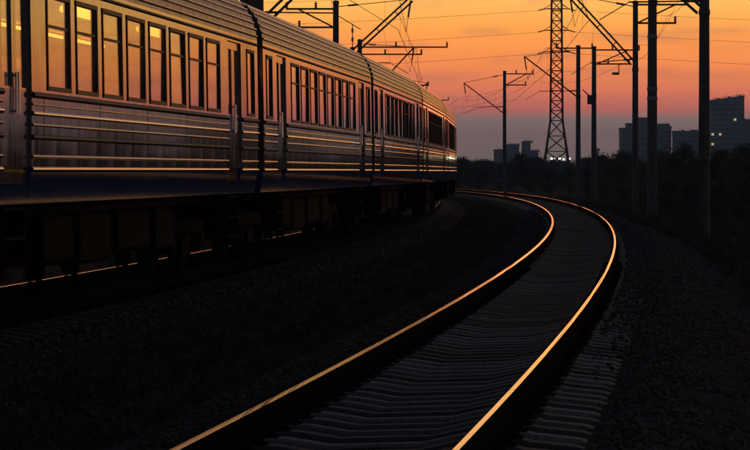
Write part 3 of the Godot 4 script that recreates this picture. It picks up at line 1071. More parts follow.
func mast(px: float, Z: float, label: String, o := {}) -> Node3D:
	# px: where the mast stands across the view at distance Z, given as X
	var s := Z - 16.0
	var h := heading(s)
	var left: bool = o.get("left", false)
	var t := thing("catenary_mast", label, "mast", Vector3(px, 0, -Z), -h + (0.0 if left else PI), "overhead line masts beside the tracks")
	var top: float = o.get("top", 9.6)
	var r0: float = o.get("r", 0.2)
	var r1: float = r0 * 0.72
	var lean: float = o.get("lean", 0.0)
	var st := st_new()
	var foot := Vector3(0, -1.3, 0)
	var tip := Vector3(lean, top, 0)
	bar(st, foot, tip, r0, r1, 16)
	part("pole", st, M.concrete, t)
	var on := func(y: float) -> Vector3: return foot.lerp(tip, (y + 1.3) / (top + 1.3))
	var cap := st_new()
	lathe(cap, [Vector2(r1 + 0.02, top - 0.10), Vector2(r1 + 0.025, top + 0.02), Vector2(0.0, top + 0.06)], Vector3(lean, 0, 0), 12)
	part("cap", cap, M.steel, t)
	for y in o.get("bands", [6.4]):
		var bs := st_new()
		var rr: float = lerpf(r0, r1, (y + 1.3) / (top + 1.3)) + 0.008
		lathe(bs, [Vector2(rr, -0.09), Vector2(rr + 0.012, -0.08), Vector2(rr + 0.012, 0.08), Vector2(rr, 0.09)], on.call(y), 14)
		part("clamp_band", bs, M.band if o.get("pale", false) else M.steel, t)
	if o.get("bracket", true):
		var ah: float = o.get("attach", 6.45)
		var eh: float = o.get("end", 8.9)
		var dx: float = o.get("dx", 3.4)
		var p0: Vector3 = on.call(ah)
		var p1 := Vector3(dx, eh, 0)
		var n := (p1 - p0).normalized().cross(Vector3.BACK)
		for k in ([-1.0, 1.0] if o.get("double", false) else [0.0]):
			var bs := st_new()
			bar(bs, p0 + n * 0.11 * k + Vector3(r0 * 0.7, 0, 0), p1 + n * 0.11 * k, 0.045, 0.045, 8)
			part("bracket_strut", bs, M.steel, t)
		if o.get("double", false):
			for q in [0.3, 0.55, 0.8]:
				var cs := st_new()
				bar(cs, p0.lerp(p1, q) - n * 0.11, p0.lerp(p1, q) + n * 0.11, 0.025, 0.025, 6)
				part("strut_tie", cs, M.steel, t)
		var tie0: Vector3 = on.call(top - 0.25)
		var tq := tie0.lerp(p1, 0.16)
		var tr := tie0.lerp(p1, 0.30)
		var ts := st_new()
		bar(ts, tie0, tq, 0.022, 0.022, 6)
		bar(ts, tr, p1, 0.018, 0.018, 6)
		part("tie_rod", ts, M.steel, t)
		insulator(t, tq, tr, 0.06)
		# hanger with its insulator, and the messenger clamp
		var hang := Vector3(dx - 0.25, eh - 1.55, 0)
		var h0 := p1 + Vector3(-0.02, -0.05, 0)
		insulator(t, h0, h0.lerp(hang, 0.55), 0.055)
		var hs := st_new()
		bar(hs, h0.lerp(hang, 0.55), hang, 0.014, 0.014, 6)
		bar(hs, p1.lerp(p0, 0.18), hang, 0.010, 0.010, 6)
		part("hanger", hs, M.steel, t)
		# register arm that steadies the contact wire
		var ra: Vector3 = on.call(6.75 if ah < 6.7 else 6.9) + Vector3(r0 * 0.7, 0, 0)
		var rb := Vector3(dx - 1.0, 6.72, 0)
		insulator(t, ra, ra.lerp(rb, 0.24), 0.05)
		var rs := st_new()
		bar(rs, ra.lerp(rb, 0.24), rb, 0.024, 0.024, 6)
		bar(rs, rb, Vector3(dx - 0.1, 6.18, 0), 0.015, 0.015, 6)
		bar(rs, p0.lerp(p1, 0.62), rb, 0.006, 0.006, 4)
		part("register_arm", rs, M.steel, t)
	for fa in o.get("arms", []):
		# [height, length, sign of the side, with brace down to]
		var y: float = fa[0]
		var dirx: float = fa[2]
		var a: Vector3 = on.call(y)
		var b := a + Vector3(dirx * fa[1], 0.0, 0)
		var s1 := st_new()
		box(s1, Vector3(minf(a.x + dirx * r1 * 0.8, b.x), y - 0.045, -0.05), Vector3(maxf(a.x + dirx * r1 * 0.8, b.x), y + 0.045, 0.05))
		part("cross_arm", s1, M.steel, t)
		if fa[3] > 0.0:
			var s2 := st_new()
			bar(s2, on.call(fa[3]) + Vector3(dirx * r1, 0.02, 0), a + Vector3(dirx * fa[1] * 0.74, -0.03, 0), 0.04, 0.04, 6)
			part("arm_brace", s2, M.steel, t)
		for q in ([0.42, 1.0] if fa[1] > 2.2 else [1.0]):
			insulator(t, a + Vector3(dirx * (fa[1] * q - 0.05), 0.045, 0), a + Vector3(dirx * (fa[1] * q - 0.05), 0.34, 0), 0.075)
	if o.has("drop"):
		var y: float = o.drop[0]
		var s3 := st_new()
		bar(s3, Vector3(o.drop[1], y, 0), Vector3(o.drop[1], y - o.drop[2], 0), 0.035, 0.035, 6)
		box(s3, Vector3(o.drop[1] - 0.02, y - o.drop[2] - 0.10, -0.1), Vector3(o.drop[1] + 0.42 * signf(o.drop[1]) * -1.0, y - o.drop[2] + 0.06, 0.1)) if o.drop[1] < 0 else null
		part("drop_bracket", s3, M.steel, t)
	if o.get("switch", false):
		var s4 := st_new()
		var c: Vector3 = on.call(6.2)
		cbox(s4, c + Vector3(0.1, -0.35, -0.2), c + Vector3(0.42, 0.25, 0.2), 0.04)
		bar(s4, c + Vector3(0.3, 0.2, 0), c + Vector3(0.75, 0.62, 0), 0.05, 0.03, 6)
		part("line_switch", s4, M.steel, t)
	if o.has("rod"):
		var s5 := st_new()
		bar(s5, Vector3(lean, top, 0), Vector3(lean, top + o.rod, 0), 0.03, 0.03, 6)
		part("rod", s5, M.steel, t)
		for q in [0.25, 0.62]:
			insulator(t, Vector3(lean, top + o.rod * q, 0), Vector3(lean, top + o.rod * q + 0.3, 0), 0.10)
	return t

func build_masts() -> void:
	var arms := [[9.5, 2.5, -1.0, 8.62], [8.62, 1.95, -1.0, 0.0]]
	# right of the tracks, near to far
	mast(at(82, 0).x + 3.85, 98.0, "right-hand slender concrete mast standing nearest, leaning slightly right", {"r": 0.19, "top": 10.2, "lean": 0.0, "attach": 6.45, "end": 9.3, "dx": 3.3, "double": true, "arms": arms, "bands": [6.4, 1.9]})
	mast(13.0, 150.0, "thick tall mast without brackets, with two pale bands, beside the tie-rod mast", {"r": 0.26, "top": 12.5, "bracket": false, "bands": [5.4, 4.95, 7.85], "pale": true})
	mast(12.45, 153.0, "thin mast with double strut and cross arms, just left of the thick tall mast", {"r": 0.17, "top": 9.65, "attach": 6.7, "end": 10.0, "dx": 3.15, "double": true, "arms": arms})
	mast(14.1, 206.0, "right of the two twin masts right of the lattice pylon, with cross arms", {"r": 0.19, "top": 9.55, "bracket": false, "arms": [[9.35, 2.95, -1.0, 8.4], [8.45, 2.3, -1.0, 0.0]], "drop": [8.45, -1.6, 0.6], "switch": true})
	mast(13.15, 207.0, "left of the two twin masts right of the lattice pylon, with long strut", {"r": 0.18, "top": 9.65, "attach": 6.4, "end": 8.97, "dx": 3.5, "arms": [[9.5, 1.45, 1.0, 0.0], [9.5, 0.95, -1.0, 0.0]]})
	mast(10.45, 258.0, "lone mast with strut and cross arms left of the lattice pylon", {"r": 0.17, "top": 9.6, "attach": 6.25, "end": 8.67, "dx": 3.3, "arms": [[9.4, 2.35, -1.0, 8.5], [8.5, 1.75, -1.0, 0.0]]})
	mast(5.85, 348.0, "small far mast with cross arms beside the leafy tree beyond the train", {"r": 0.16, "top": 9.6, "attach": 6.3, "end": 8.8, "dx": 3.3, "arms": [[9.3, 2.2, -1.0, 8.2], [8.2, 1.5, -1.0, 0.0]]})
	# beyond the train
	mast(-3.86, 105.0, "very thick near mast rising behind the nearest carriages, with double strut", {"left": true, "r": 0.26, "top": 10.4, "attach": 6.4, "end": 9.6, "dx": 3.5, "double": true, "arms": arms})
	mast(-4.26, 105.6, "plain mast side by side with the very thick near mast", {"left": true, "r": 0.25, "top": 10.0, "bracket": false})
	mast(-1.87, 153.0, "mast behind the train with cross arms on its left and double strut right", {"left": true, "r": 0.19, "top": 9.65, "attach": 6.57, "end": 9.75, "dx": 3.6, "double": true, "arms": [[9.3, 2.4, -1.0, 8.42], [8.42, 1.8, -1.0, 0.0]]})
	mast(-0.95, 200.0, "mast behind the train with a long beam reaching right over the track", {"left": true, "r": 0.19, "top": 9.75, "attach": 5.8, "end": 9.3, "dx": 3.4, "arms": [[9.3, 5.5, 1.0, 0.0], [8.85, 3.9, 1.0, 0.0]]})
	mast(-1.42, 202.0, "mast topped by a rod with insulators, left beside the long-beam mast", {"left": true, "r": 0.18, "top": 9.35, "bracket": false, "rod": 1.5})
	mast(0.9, 255.0, "mast behind the train at the far end of the leading car", {"left": true, "r": 0.17, "top": 9.3, "attach": 6.2, "end": 8.6, "dx": 3.3, "arms": [[8.4, 3.4, 1.0, 7.6]]})

func sagging(a: Vector3, b: Vector3, sag: float, n := 10) -> Array:
	var out := []
	for k in n + 1:
		var t := float(k) / n
		out.append(a.lerp(b, t) - Vector3(0, 4.0 * sag * t * (1.0 - t), 0))
	return out

func build_wires() -> void:
	for which in ["right", "left"]:
		var off: float = TR[which][0]
		var sup := [27.0, 82.0, 137.0, 190.0, 242.0, 290.0, 332.0, 385.0] if which == "right" else [34.0, 88.0, 137.0, 184.0, 239.0, 290.0, 340.0, 390.0]
		var t := thing("contact_wire", "thin contact wire hung over the " + ("right-hand track" if which == "right" else "left-hand track above the train"), "wire", Vector3.ZERO)
		var cw := st_new()
		var mw := st_new()
		for k in sup.size() - 1:
			var zig := 0.3 if k % 2 else -0.3
			var a := at(sup[k], off + zig, 0)
			var b := at(sup[k + 1], off - zig, 0)
			var a1 := a + Vector3(0, 6.15, 0)
			var b1 := b + Vector3(0, 6.15, 0)
			tube(cw, [a1, b1], 0.010, 4)
			var m := sagging(a + Vector3(0, 7.4, 0), b + Vector3(0, 7.4, 0), 0.55, 10)
			tube(mw, m, 0.010, 4)
			for q in range(1, 10, 2):
				var ds := st_new()
				bar(ds, m[q], a1.lerp(b1, q / 10.0), 0.004, 0.004, 4)
				part("dropper", ds, M.wire, t)
		part("wire", cw, M.wire, t)
		part("messenger", mw, M.wire, t)
	# feeder wires on the field side of the right masts
	var heads := [[82.0, 3.85, 2.4, 9.85], [137.0, 3.7, 2.4, 9.85], [190.5, 5.6, 2.85, 9.7], [242.0, 4.3, 2.25, 9.75], [332.0, 6.0, 2.1, 9.65]]
	var heads2 := [[82.0, 3.85, 1.0, 9.85], [137.0, 3.7, 1.85, 8.95], [190.5, 5.6, 2.2, 8.8], [242.0, 4.3, 1.7, 8.85], [332.0, 6.0, 1.4, 8.55]]
	var nm := ["upper feeder wire strung along the right-hand cross arms", "lower feeder wire strung along the right-hand cross arms"]
	for w in 2:
		var st := st_new()
		var hh: Array = [heads, heads2][w]
		var pts := [at(20.0, 6.3, 10.0)]
		for q in hh:
			pts.append(at(q[0], q[1] + q[2], q[3]))
		for k in pts.size() - 1:
			tube(st, sagging(pts[k], pts[k + 1], 0.75, 10), 0.010, 4)
		tag(part("feeder_wire", st, M.wire), nm[w], "wire", "feeder wires")

# ---------------------------------------------------------------- lattice pylon and its lines
func angle_bar(st: SurfaceTool, a: Vector3, b: Vector3, w: float) -> void:
	bar(st, a, b, w, w, 4)

func build_pylon() -> void:
	var Z := 520.0
	var px := (556.6 - 375.0) / 3200.0 * Z
	var t := thing("lattice_pylon", "tall steel lattice power pylon rising over the far trees", "pylon", Vector3(px, -0.7, -Z), 0.0)
	var half := func(y: float) -> float:
		return lerpf(2.45, 1.0, clampf(y / 10.5, 0, 1)) if y < 10.5 else lerpf(1.0, 0.72, clampf((y - 10.5) / 28.0, 0, 1))
	var ys := [0.0, 2.9, 5.5, 8.0, 10.5]
	while ys[-1] < 37.0:
		ys.append(ys[-1] + 1.62)
	for c in [[-1, -1], [1, -1], [1, 1], [-1, 1]]:
		var st := st_new()
		for k in ys.size() - 1:
			var a: float = half.call(ys[k])
			var b: float = half.call(ys[k + 1])
			angle_bar(st, Vector3(c[0] * a, ys[k], c[1] * a), Vector3(c[0] * b, ys[k + 1], c[1] * b), 0.13)
		part("leg", st, M.steel, t)
	for k in ys.size() - 1:
		var a: float = half.call(ys[k])
		var b: float = half.call(ys[k + 1])
		var st := st_new()
		for f in 4:
			var r := Basis(Vector3.UP, f * PI / 2)
			angle_bar(st, r * Vector3(-a, ys[k], a), r * Vector3(b, ys[k + 1], b), 0.055)
			angle_bar(st, r * Vector3(a, ys[k], a), r * Vector3(-b, ys[k + 1], b), 0.055)
			angle_bar(st, r * Vector3(-b, ys[k + 1], b), r * Vector3(b, ys[k + 1], b), 0.06)
		part("cross_bracing", st, M.steel, t)
	var tips := []
	for y in [21.7, 25.2, 28.7, 32.2]:
		var w: float = half.call(y)
		for sgn in [-1.0, 1.0]:
			var st := st_new()
			var tip := Vector3(sgn * (w + 1.3), y - 0.1, 0)
			for zz in [-w, w]:
				angle_bar(st, Vector3(sgn * w, y, zz), tip, 0.07)
				angle_bar(st, Vector3(sgn * w, y + 0.7, zz), tip, 0.05)
			part("cross_arm", st, M.steel, t)
			insulator(t, tip, tip + Vector3(sgn * 0.9, -0.25, 0.3), 0.11)
			tips.append(t.transform * (tip + Vector3(sgn * 0.9, -0.25, 0.3)))
		var pl := st_new()
		box(pl, Vector3(-w - 0.1, y - 0.16, -w - 0.1), Vector3(w + 0.1, y - 0.04, w + 0.1))
		part("platform", pl, M.steel, t)
	var k := 0
	for p in tips:
		var st := st_new()
		var to: Vector3
		if k % 2 == 0:
			to = Vector3(p.x - 260.0, p.y + 4.0, p.z + 110.0)
		else:
			to = Vector3(p.x + 260.0, p.y + 3.0, p.z + 150.0)
		tube(st, sagging(p, to, 7.0, 24), 0.022, 4)
		tag(part("power_line", st, M.wire), "thin power line from the pylon's %s arm going %s" % [["fourth highest", "third highest", "second highest", "topmost"][k / 2], "left" if k % 2 == 0 else "right"], "power line", "power lines on the lattice pylon")
		k += 1

# ---------------------------------------------------------------- far town
func building(called: String, label: String, x0: float, x1: float, Z: float, height: float, depth: float, mat: Material, floors: int, cols: int, lit: Array, slant := 0.0) -> Node3D:
	var w := x1 - x0
	var t := thing(called, label, "building", Vector3((x0 + x1) / 2, -0.7, -Z), 0.0, "apartment blocks on the skyline")
	var st := st_new()
	var a := Vector3(-w / 2, 0, 0)
	var b := Vector3(w / 2, 0, 0)
	var d := Vector3(0, 0, -depth)
	var ha := Vector3(0, height - slant, 0)
	var hb := Vector3(0, height, 0)
	quad(st, a, b, b + hb, a + ha)
	quad(st, b + d, a + d, a + d + ha, b + d + hb)
	quad(st, a + d, a, a + ha, a + d + ha)
	quad(st, b, b + d, b + d + hb, b + hb)
	quad(st, a + ha, b + hb, b + d + hb, a + d + ha)
	part("wall", st, mat, t)
	var rp := st_new()
	var e := Vector3(0.35, 0, 0)
	quad(rp, a + ha - e + Vector3(0, 0.02, 0.4), b + hb + e + Vector3(0, 0.02, 0.4), b + hb + e + Vector3(0, 0.9, 0.4), a + ha - e + Vector3(0, 0.9, 0.4))
	quad(rp, a + ha - e + Vector3(0, 0.9, 0.4), b + hb + e + Vector3(0, 0.9, 0.4), b + hb + e + d + Vector3(0, 0.9, -0.4), a + ha - e + d + Vector3(0, 0.9, -0.4))
	quad(rp, b + hb + e + Vector3(0, 0.02, 0.4), b + hb + e + d + Vector3(0, 0.02, -0.4), b + hb + e + d + Vector3(0, 0.9, -0.4), b + hb + e + Vector3(0, 0.9, 0.4))
	quad(rp, a + ha - e + d + Vector3(0, 0.02, -0.4), a + ha - e + Vector3(0, 0.02, 0.4), a + ha - e + Vector3(0, 0.9, 0.4), a + ha - e + d + Vector3(0, 0.9, -0.4))
	quad(rp, a + ha - e + d + Vector3(0, 0.02, -0.4), b + hb + e + d + Vector3(0, 0.02, -0.4), b + hb + e + Vector3(0, 0.02, 0.4), a + ha - e + Vector3(0, 0.02, 0.4))
	part("parapet", rp, mat, t)
	for q in 3:
		var an := st_new()
		var ax: float = -w * 0.38 + w * 0.33 * q + fmod(w * 7.3, 2.0)
		var base_y := height - slant * (0.5 - ax / w)
		bar(an, Vector3(ax, base_y, -depth * 0.4), Vector3(ax, base_y + 2.6 + fmod(w * (q + 1) * 3.7, 2.2), -depth * 0.4), 0.10, 0.06, 5)
		bar(an, Vector3(ax - 0.7, base_y + 2.3, -depth * 0.4), Vector3(ax + 0.7, base_y + 2.3, -depth * 0.4), 0.05, 0.05, 4)
		part("aerial", an, M.steel, t)
		var vb := st_new()
		box(vb, Vector3(ax + 1.2, base_y - 0.4, -depth * 0.6), Vector3(ax + 2.4, base_y + 1.7, -depth * 0.4))
		part("roof_vent", vb, mat, t)
	if not M.has("win_mesh"):
		var ws := st_new()
		box(ws, Vector3(-0.75, -0.7, -0.1), Vector3(0.75, 0.7, 0.12))
		M.win_mesh = done(ws)
		var bw := st_new()
		box(bw, Vector3(-0.75, -0.65, -0.1), Vector3(0.75, 0.65, 0.14))
		M.lit_mesh = done(bw)
	for f in range(1, floors):
		for c in cols:
			var x := -w / 2 + w * (c + 0.5) / cols
			var y := (height - slant) * (f + 0.3) / floors
			if [c, f] in lit:
				var o := mesh_node("window", M.lit_mesh, M.litwin, t, Transform3D(Basis.IDENTITY, Vector3(x, y, 0.05)))
				o.set_meta("label", "warmly lit window")
			else:
				mesh_node("window", M.win_mesh, M.darkglass, t, Transform3D(Basis.IDENTITY, Vector3(x, y, 0.0)))
	return t

func roof_box(t: Node3D, x0: float, x1: float, y0: float, y1: float, depth: float, mat: Material) -> void:
	var st := st_new()
	box(st, Vector3(x0, y0, -depth), Vector3(x1, y1, -0.6))
	part("roof_house", st, mat, t)

func build_town() -> void:
	var Z := 2000.0
	var k := Z / 3200.0
	var X := func(px: float) -> float: return (px - 375.0) * k
	var Y := func(py: float) -> float: return (171.5 - py) * k + 1.53 + 0.7
	var b := building("apartment_building", "tall apartment tower with a slanting roof and four lit windows", X.call(711.0), X.call(744.5), Z, Y.call(96.7), 16.0, M.tower, 15, 9, [[6, 11], [0, 8], [2, 8], [0, 6]], 3.0)
	var st := st_new()
	for q in 6:
		bar(st, Vector3(-9.0 + 3.6 * q, Y.call(101.0) + 0.3 + 0.55 * q, 0.2), Vector3(-9.0 + 3.6 * q, Y.call(99.5) + 0.55 * q + 0.6, 0.2), 0.12, 0.12, 5)
	bar(st, Vector3(-10.4, Y.call(100.3) + 0.7, 0.2), Vector3(10.4, Y.call(96.2) + 1.2, 0.2), 0.14, 0.14, 5)
	part("roof_rail", st, M.steel, b)
	building("apartment_building", "low dark block cut by the right edge, right of the slanting tower", X.call(746.0), X.call(772.0), Z + 40.0, Y.call(119.5), 14.0, M.block, 10, 7, [])
	b = building("apartment_building", "stepped long block left of the thick tall mast", X.call(614.0), X.call(641.0), Z - 60.0, Y.call(130.5), 18.0, M.block, 8, 7, [])
	roof_box(b, -5.0, 8.0, Y.call(130.5) - 0.2, Y.call(124.5), 14.0, M.block)
	roof_box(b, 2.0, 7.6, Y.call(124.5), Y.call(119.0), 9.0, M.block)
	b = building("apartment_building", "apartment block with a roof house right of the thick tall mast", X.call(641.2), X.call(668.5), Z - 20.0, Y.call(128.0), 18.0, M.block, 9, 8, [])
	roof_box(b, -0.4, 7.6, Y.call(128.0) - 0.2, Y.call(124.0), 12.0, M.block)
	b = building("apartment_building", "long low block reaching to the nearest right-hand mast", X.call(668.7), X.call(695.0), Z - 40.0, Y.call(133.0), 16.0, M.block, 8, 7, [])
	roof_box(b, 3.0, 6.0, Y.call(133.0) - 0.2, Y.call(130.6), 8.0, M.block)
	# left group, farther off and paler in the haze
	Z = 2500.0
	X = func(px: float) -> float: return (px - 375.0) * 2500.0 / 3200.0
	Y = func(py: float) -> float: return (171.5 - py) * 2500.0 / 3200.0 + 1.53 + 0.7
	building("apartment_building", "leftmost low block of the far group behind the lone mast", X.call(494.5), X.call(508.0), Z, Y.call(150.5), 16.0, M.block, 5, 4, [])
	building("apartment_building", "middle block of the far group right of the lone mast", X.call(508.3), X.call(521.0), Z + 30.0, Y.call(145.0), 16.0, M.block, 6, 4, [])
	b = building("apartment_building", "highest block of the far group left of the pylon", X.call(521.3), X.call(529.5), Z - 20.0, Y.call(142.8), 16.0, M.tower, 7, 3, [])
	roof_box(b, -2.0, 2.0, Y.call(142.8) - 0.2, Y.call(141.0), 8.0, M.tower)
	building("apartment_building", "rightmost low block of the far group left of the pylon", X.call(529.8), X.call(539.0), Z + 10.0, Y.call(151.5), 16.0, M.block, 5, 3, [])
	building("apartment_building", "tiny far block between the twin masts and the stepped block", X.call(598.0), X.call(604.0), Z + 60.0, Y.call(150.0), 14.0, M.block, 5, 2, [])

func build_floodlights() -> void:
	# a lit yard far beyond the pylon's foot
	var Z := 640.0
	var names := ["leftmost", "second from left", "middle", "second from right", "rightmost"]
	var xs := [551.5, 555.5, 559.5, 563.6, 569.5]
	var hs := [158.6, 159.0, 158.6, 159.4, 158.8]
	for i in 5:
		var y: float = (171.5 - hs[i]) * Z / 3200.0 + 1.53
		var t := thing("floodlight", "%s of the white floodlights under the pylon" % names[i], "floodlight", Vector3((xs[i] - 375.0) * Z / 3200.0, -0.7, -Z), 0.0, "white floodlights in the far yard")
		var st := st_new()
		bar(st, Vector3(0, 0, 0), Vector3(0, y + 0.55, 0), 0.07, 0.045, 8)
		bar(st, Vector3(0, y + 0.5, 0), Vector3(0, y + 0.7, 0.5), 0.03, 0.03, 6)
		part("pole", st, M.steel, t)
		var hd := st_new()
		cbox(hd, Vector3(-0.20, y + 0.56, 0.25), Vector3(0.20, y + 0.88, 0.45), 0.05)
		part("housing", hd, M.steel, t)
		var gl := st_new()
		box(gl, Vector3(-0.17, y + 0.60, 0.452), Vector3(0.17, y + 0.84, 0.49))
		part("lamp", gl, M.cool, t)
		var ol := SpotLight3D.new()
		ol.name = "lamp_light"
		ol.light_color = Color(0.9, 1.0, 0.82)
		ol.light_energy = 3.0
		ol.light_size = 0.3
		ol.spot_range = 80.0
		ol.spot_attenuation = 2.0
		ol.spot_angle = 60.0
		ol.shadow_enabled = true
		ol.position = Vector3(0, y + 0.7, 0.6)
		ol.rotation_degrees = Vector3(-25, 180, 0)
		t.add_child(ol)

# ---------------------------------------------------------------- trees and shrubs
func crown_mesh(sd: int, clumps: int, leaves: int, leaf: float, low: float, spread: float) -> ArrayMesh:
	# unit crown: about 1 high and 1 wide, built of many leaf-sized faces in uneven clumps
	var r := RandomNumberGenerator.new()
	r.seed = sd
	var st := st_new()
	for c in clumps:
		var a := r.randf() * TAU
		var y := lerpf(low, 0.93, pow(r.randf(), 0.8))
		var reach := spread * sin(clampf((y - low * 0.5) / (1.0 - low * 0.5), 0.08, 0.97) * PI * 0.92 + 0.2)
		var d := reach * sqrt(r.randf()) * r.randf_range(0.75, 1.12)
		var cc := Vector3(cos(a) * d, y, sin(a) * d)
		var cr := r.randf_range(0.07, 0.15)
		for k in leaves:
			var p := Vector3(r.randfn(), r.randfn() * 0.8, r.randfn()) * cr * 0.62 + cc
			var f := Basis(Vector3(r.randf_range(-1, 1), r.randf_range(-1, 1), r.randf_range(-1, 1)).normalized(), r.randf() * TAU)
			var s := leaf * r.randf_range(0.6, 1.25)
			quad(st, p - f.x * s, p - f.y * s * 0.55, p + f.x * s, p + f.y * s * 0.55)
	return done(st)

func trunk_mesh(sd: int) -> ArrayMesh:
	var r := RandomNumberGenerator.new()
	r.seed = sd
	var st := st_new()
	var p := Vector3(0, -0.05, 0)
	var rad := 0.035
	for k in 5:
		var q := p + Vector3(r.randf_range(-0.03, 0.03), 0.16, r.randf_range(-0.03, 0.03))
		bar(st, p, q, rad, rad * 0.8, 7, false)
		if k > 0:
			for b in 2:
				var a := r.randf() * TAU
				var e := q + Vector3(cos(a) * 0.24, r.randf_range(0.1, 0.22), sin(a) * 0.24)
				bar(st, q, e, rad * 0.5, rad * 0.15, 5, false)
		p = q
		rad *= 0.8
	return done(st)

func plant(called: String, label: String, category: String, group: String, where: Vector3, w: float, h: float, proto: int) -> void:
	var t := thing(called, label, category, where, rng.randf() * TAU, group)
	var sc := Vector3(w, h, w)
	mesh_node("trunk", M.trunks[proto % 3], M.bark, t, Transform3D(Basis.IDENTITY.scaled(Vector3(h * 0.8, h * 0.9, h * 0.8)), Vector3.ZERO))
	mesh_node("crown", M.crowns[proto], M.leaf[proto % 3], t, Transform3D(Basis.IDENTITY.scaled(sc), Vector3.ZERO))

func build_trees() -> void:
	M.crowns = []
	M.trunks = []
	for k in 4:
		M.crowns.append(crown_mesh(100 + k, 70, 62, 0.026, 0.26, 0.5))
	for k in 3:
		M.crowns.append(crown_mesh(200 + k, 60, 60, 0.028, 0.04, 0.5))
	for k in 3:
		M.trunks.append(trunk_mesh(300 + k))
	# px across the view, distance, width in px, top in px
	var P := func(px: float, Z: float) -> Vector3: return Vector3((px - 375.0) / 3200.0 * Z, -0.72, -Z)
	var trees := [
		[418, 395, 42, 116, "bushy dark tree beside the small far mast beyond the train", 0],
		[395, 405, 44, 120, "bushy dark tree left of the tree beside the small far mast", 1],
		[372, 415, 40, 126, "smaller dark tree seen leftmost above the leading railcar", 2],
		[350, 420, 40, 130, "low dark tree hidden mostly behind the leading railcars", 3],
		[440, 470, 30, 152, "low tree just right of the train's cab end", 2],
		[462, 520, 34, 158, "low rounded tree between the train and the lone mast", 3],
		[484, 560, 36, 161, "low tree directly left of the lone mast's foot", 1],
		[522, 430, 26, 155, "rounded tree left of the pylon's foot", 0],
		[538, 450, 26, 158, "rounded tree at the pylon's left foot", 2],
		[508, 500, 30, 162, "low tree just right of the lone mast", 3],
		[600, 420, 44, 156, "broad tree between the twin masts and the thin mast", 1],
		[625, 400, 40, 154, "broad tree below the stepped block", 0],
		[664, 330, 40, 153, "rounded tree right of the thick tall mast's foot", 2],
		[684, 300, 34, 145, "taller dark tree just left of the nearest right-hand mast", 3],
		[722, 300, 46, 151, "wide dark tree below the slanting tower", 1],
		[746, 290, 40, 148, "dark tree at the right edge below the low block", 0]]
	for t in trees:
		var Z: float = t[1]
		var w: float = t[2] * Z / 3200.0 * 1.05
		var h: float = (171.5 - t[3]) * Z / 3200.0 + 1.53 + 0.72
		plant("tree", t[4], "tree", "trees along the skyline", P.call(t[0], Z), w, h * 1.03, t[5])
	# shrubs on the right-hand bank
	var shrubs := [
		[606, 262, 26, 163, "leafy shrub just right of the twin masts"], [622, 250, 26, 160, "leafy shrub left of the thin double-strut mast's foot"], [640, 236, 28, 159, "leafy shrub behind the thin and the thick mast"], [658, 225, 30, 157, "leafy shrub just right of the thick tall mast"], [676, 215, 30, 155, "leafy shrub midway between the thick mast and the nearest right-hand mast"],
		[692, 205, 30, 157, "leafy shrub just left of the nearest right-hand mast"], [712, 195, 34, 158, "leafy shrub just right of the nearest right-hand mast"], [734, 188, 34, 156, "leafy shrub below the slanting tower's right side"], [752, 180, 34, 160, "leafy shrub cut by the right edge of the picture"],
		[668, 180, 26, 178, "low shrub in front, right of the thick tall mast"], [690, 170, 30, 180, "low shrub in front, left of the nearest right-hand mast"], [718, 150, 34, 182, "low shrub in front, right of the nearest right-hand mast"], [742, 140, 34, 178, "low shrub nearest to the camera at the right edge"],
		[588, 290, 24, 166, "low far shrub behind the twin masts' feet"], [570, 310, 26, 167, "low far shrub between the pylon and the twin masts"], [550, 330, 26, 166, "low far shrub right under the pylon"], [530, 350, 26, 165, "low far shrub left of the pylon"], [506, 370, 30, 166, "low far shrub at the lone mast's foot"], [478, 380, 30, 165, "low far shrub left of the lone mast"], [455, 400, 30, 164, "low far shrub next to the train's cab end"]]
	for q in shrubs:
		var Z: float = q[1]
		var w: float = q[2] * Z / 3200.0 * 1.15
		var h: float = (171.5 - q[3]) * Z / 3200.0 + 1.53 + 0.72
		plant("shrub", q[4], "shrub", "shrubs along the outside of the curve", P.call(q[0], Z), w, maxf(h, 1.2), 4 + rng.randi() % 3)
	# the wooded belt goes on outside the frame on the right, where the carriage sides mirror it
	var bx := []
	var bc := []
	for k in 60:
		var az := deg_to_rad(7.2 + k * 0.5)
		var Z := rng.randf_range(150, 230)
		bx.append(Transform3D(Basis(Vector3.UP, rng.randf() * TAU).scaled(Vector3(1, 1, 1) * rng.randf_range(3.4, 5.0)), Vector3(tan(az) * Z, -0.8, -Z)))
		bc.append(Color.WHITE)
	scatter("shrub_belt", M.crowns[5], M.leaf[2], bx, bc, "belt of dark shrubs that goes on past the right edge", "shrubs")
	# far wood on the horizon, one mass
	var xfs := []
	var cols := []
	for k in 420:
		var Z := rng.randf_range(750, 1150)
		var x := rng.randf_range(-0.32, 0.45) * Z
		var h := rng.randf_range(4.3, 5.6) * (1.0 + 0.12 * sin(x * 0.02))
		xfs.append(Transform3D(Basis(Vector3.UP, rng.randf() * TAU).scaled(Vector3(h * 1.6, h, h * 1.6)), Vector3(x, -0.9, -Z)))
		cols.append(Color.WHITE)
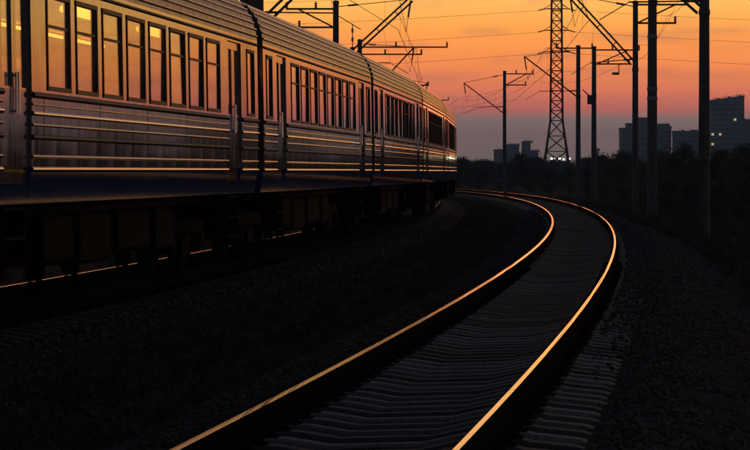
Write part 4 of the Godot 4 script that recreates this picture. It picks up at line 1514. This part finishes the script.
	scatter("far_wood", M.crowns[1], M.leaf[0], xfs, cols, "low dark wood along the horizon in front of the town", "wood")

func build_small() -> void:
	var t := thing("marker_stone", "small pale concrete marker standing between the two tracks", "marker", at(98.0, -2.95, -0.7), 0.1)
	var st := st_new()
	cbox(st, Vector3(-0.11, 0, -0.08), Vector3(0.11, 0.30, 0.08), 0.02)
	part("post", st, M.concrete, t)
	var f := st_new()
	box(f, Vector3(-0.15, -0.05, -0.12), Vector3(0.15, 0.06, 0.12))
	part("footing", f, M.concrete, t)

# ---------------------------------------------------------------- scene
func _ready() -> void:
	rng.seed = 20240611
	var cam := Camera3D.new()
	cam.position = Vector3(0, 1.531, 0)
	cam.rotation_degrees = Vector3(-0.958, 0, 0)
	cam.fov = 8.0455
	cam.near = 0.5
	cam.far = 9000.0
	cam.name = "camera"
	add_child(cam)
	cam.current = true
	var env := Environment.new()
	env.background_mode = Environment.BG_SKY
	env.sky = make_sky()
	env.background_energy_multiplier = 1.6
	env.tonemap_mode = Environment.TONE_MAPPER_LINEAR
	env.tonemap_exposure = 1.0
	env.sdfgi_enabled = true
	env.ssao_enabled = true
	env.ssil_enabled = true
	env.fog_enabled = true
	env.fog_density = 0.00027
	env.fog_light_color = Color(0.68, 0.84, 1.0)
	var we := WorldEnvironment.new()
	we.environment = env
	we.name = "world_environment"
	add_child(we)
	var sun := DirectionalLight3D.new()
	sun.name = "sun"
	sun.light_energy = 0.004
	sun.light_color = Color(1.0, 0.55, 0.28)
	sun.light_angular_distance = 4.0
	sun.shadow_enabled = true
	sun.rotation_degrees = Vector3(-1.2, 176.0, 0)
	add_child(sun)
	make_materials()
	lay_line()
	build_ground()
	build_bed("right")
	build_bed("left")
	build_track("right", "near railway track with two shining rails curving left into the distance", 5.8, -8.0, 300, 560.0)
	build_track("left", "left railway track that carries the train, one faintly shining rail", 14.0, -6.0, 240, 560.0)
	build_stones()
	build_grass()
	build_town()
	build_trees()
	build_masts()
	build_wires()
	build_pylon()
	build_train()
	build_floodlights()
	build_small()
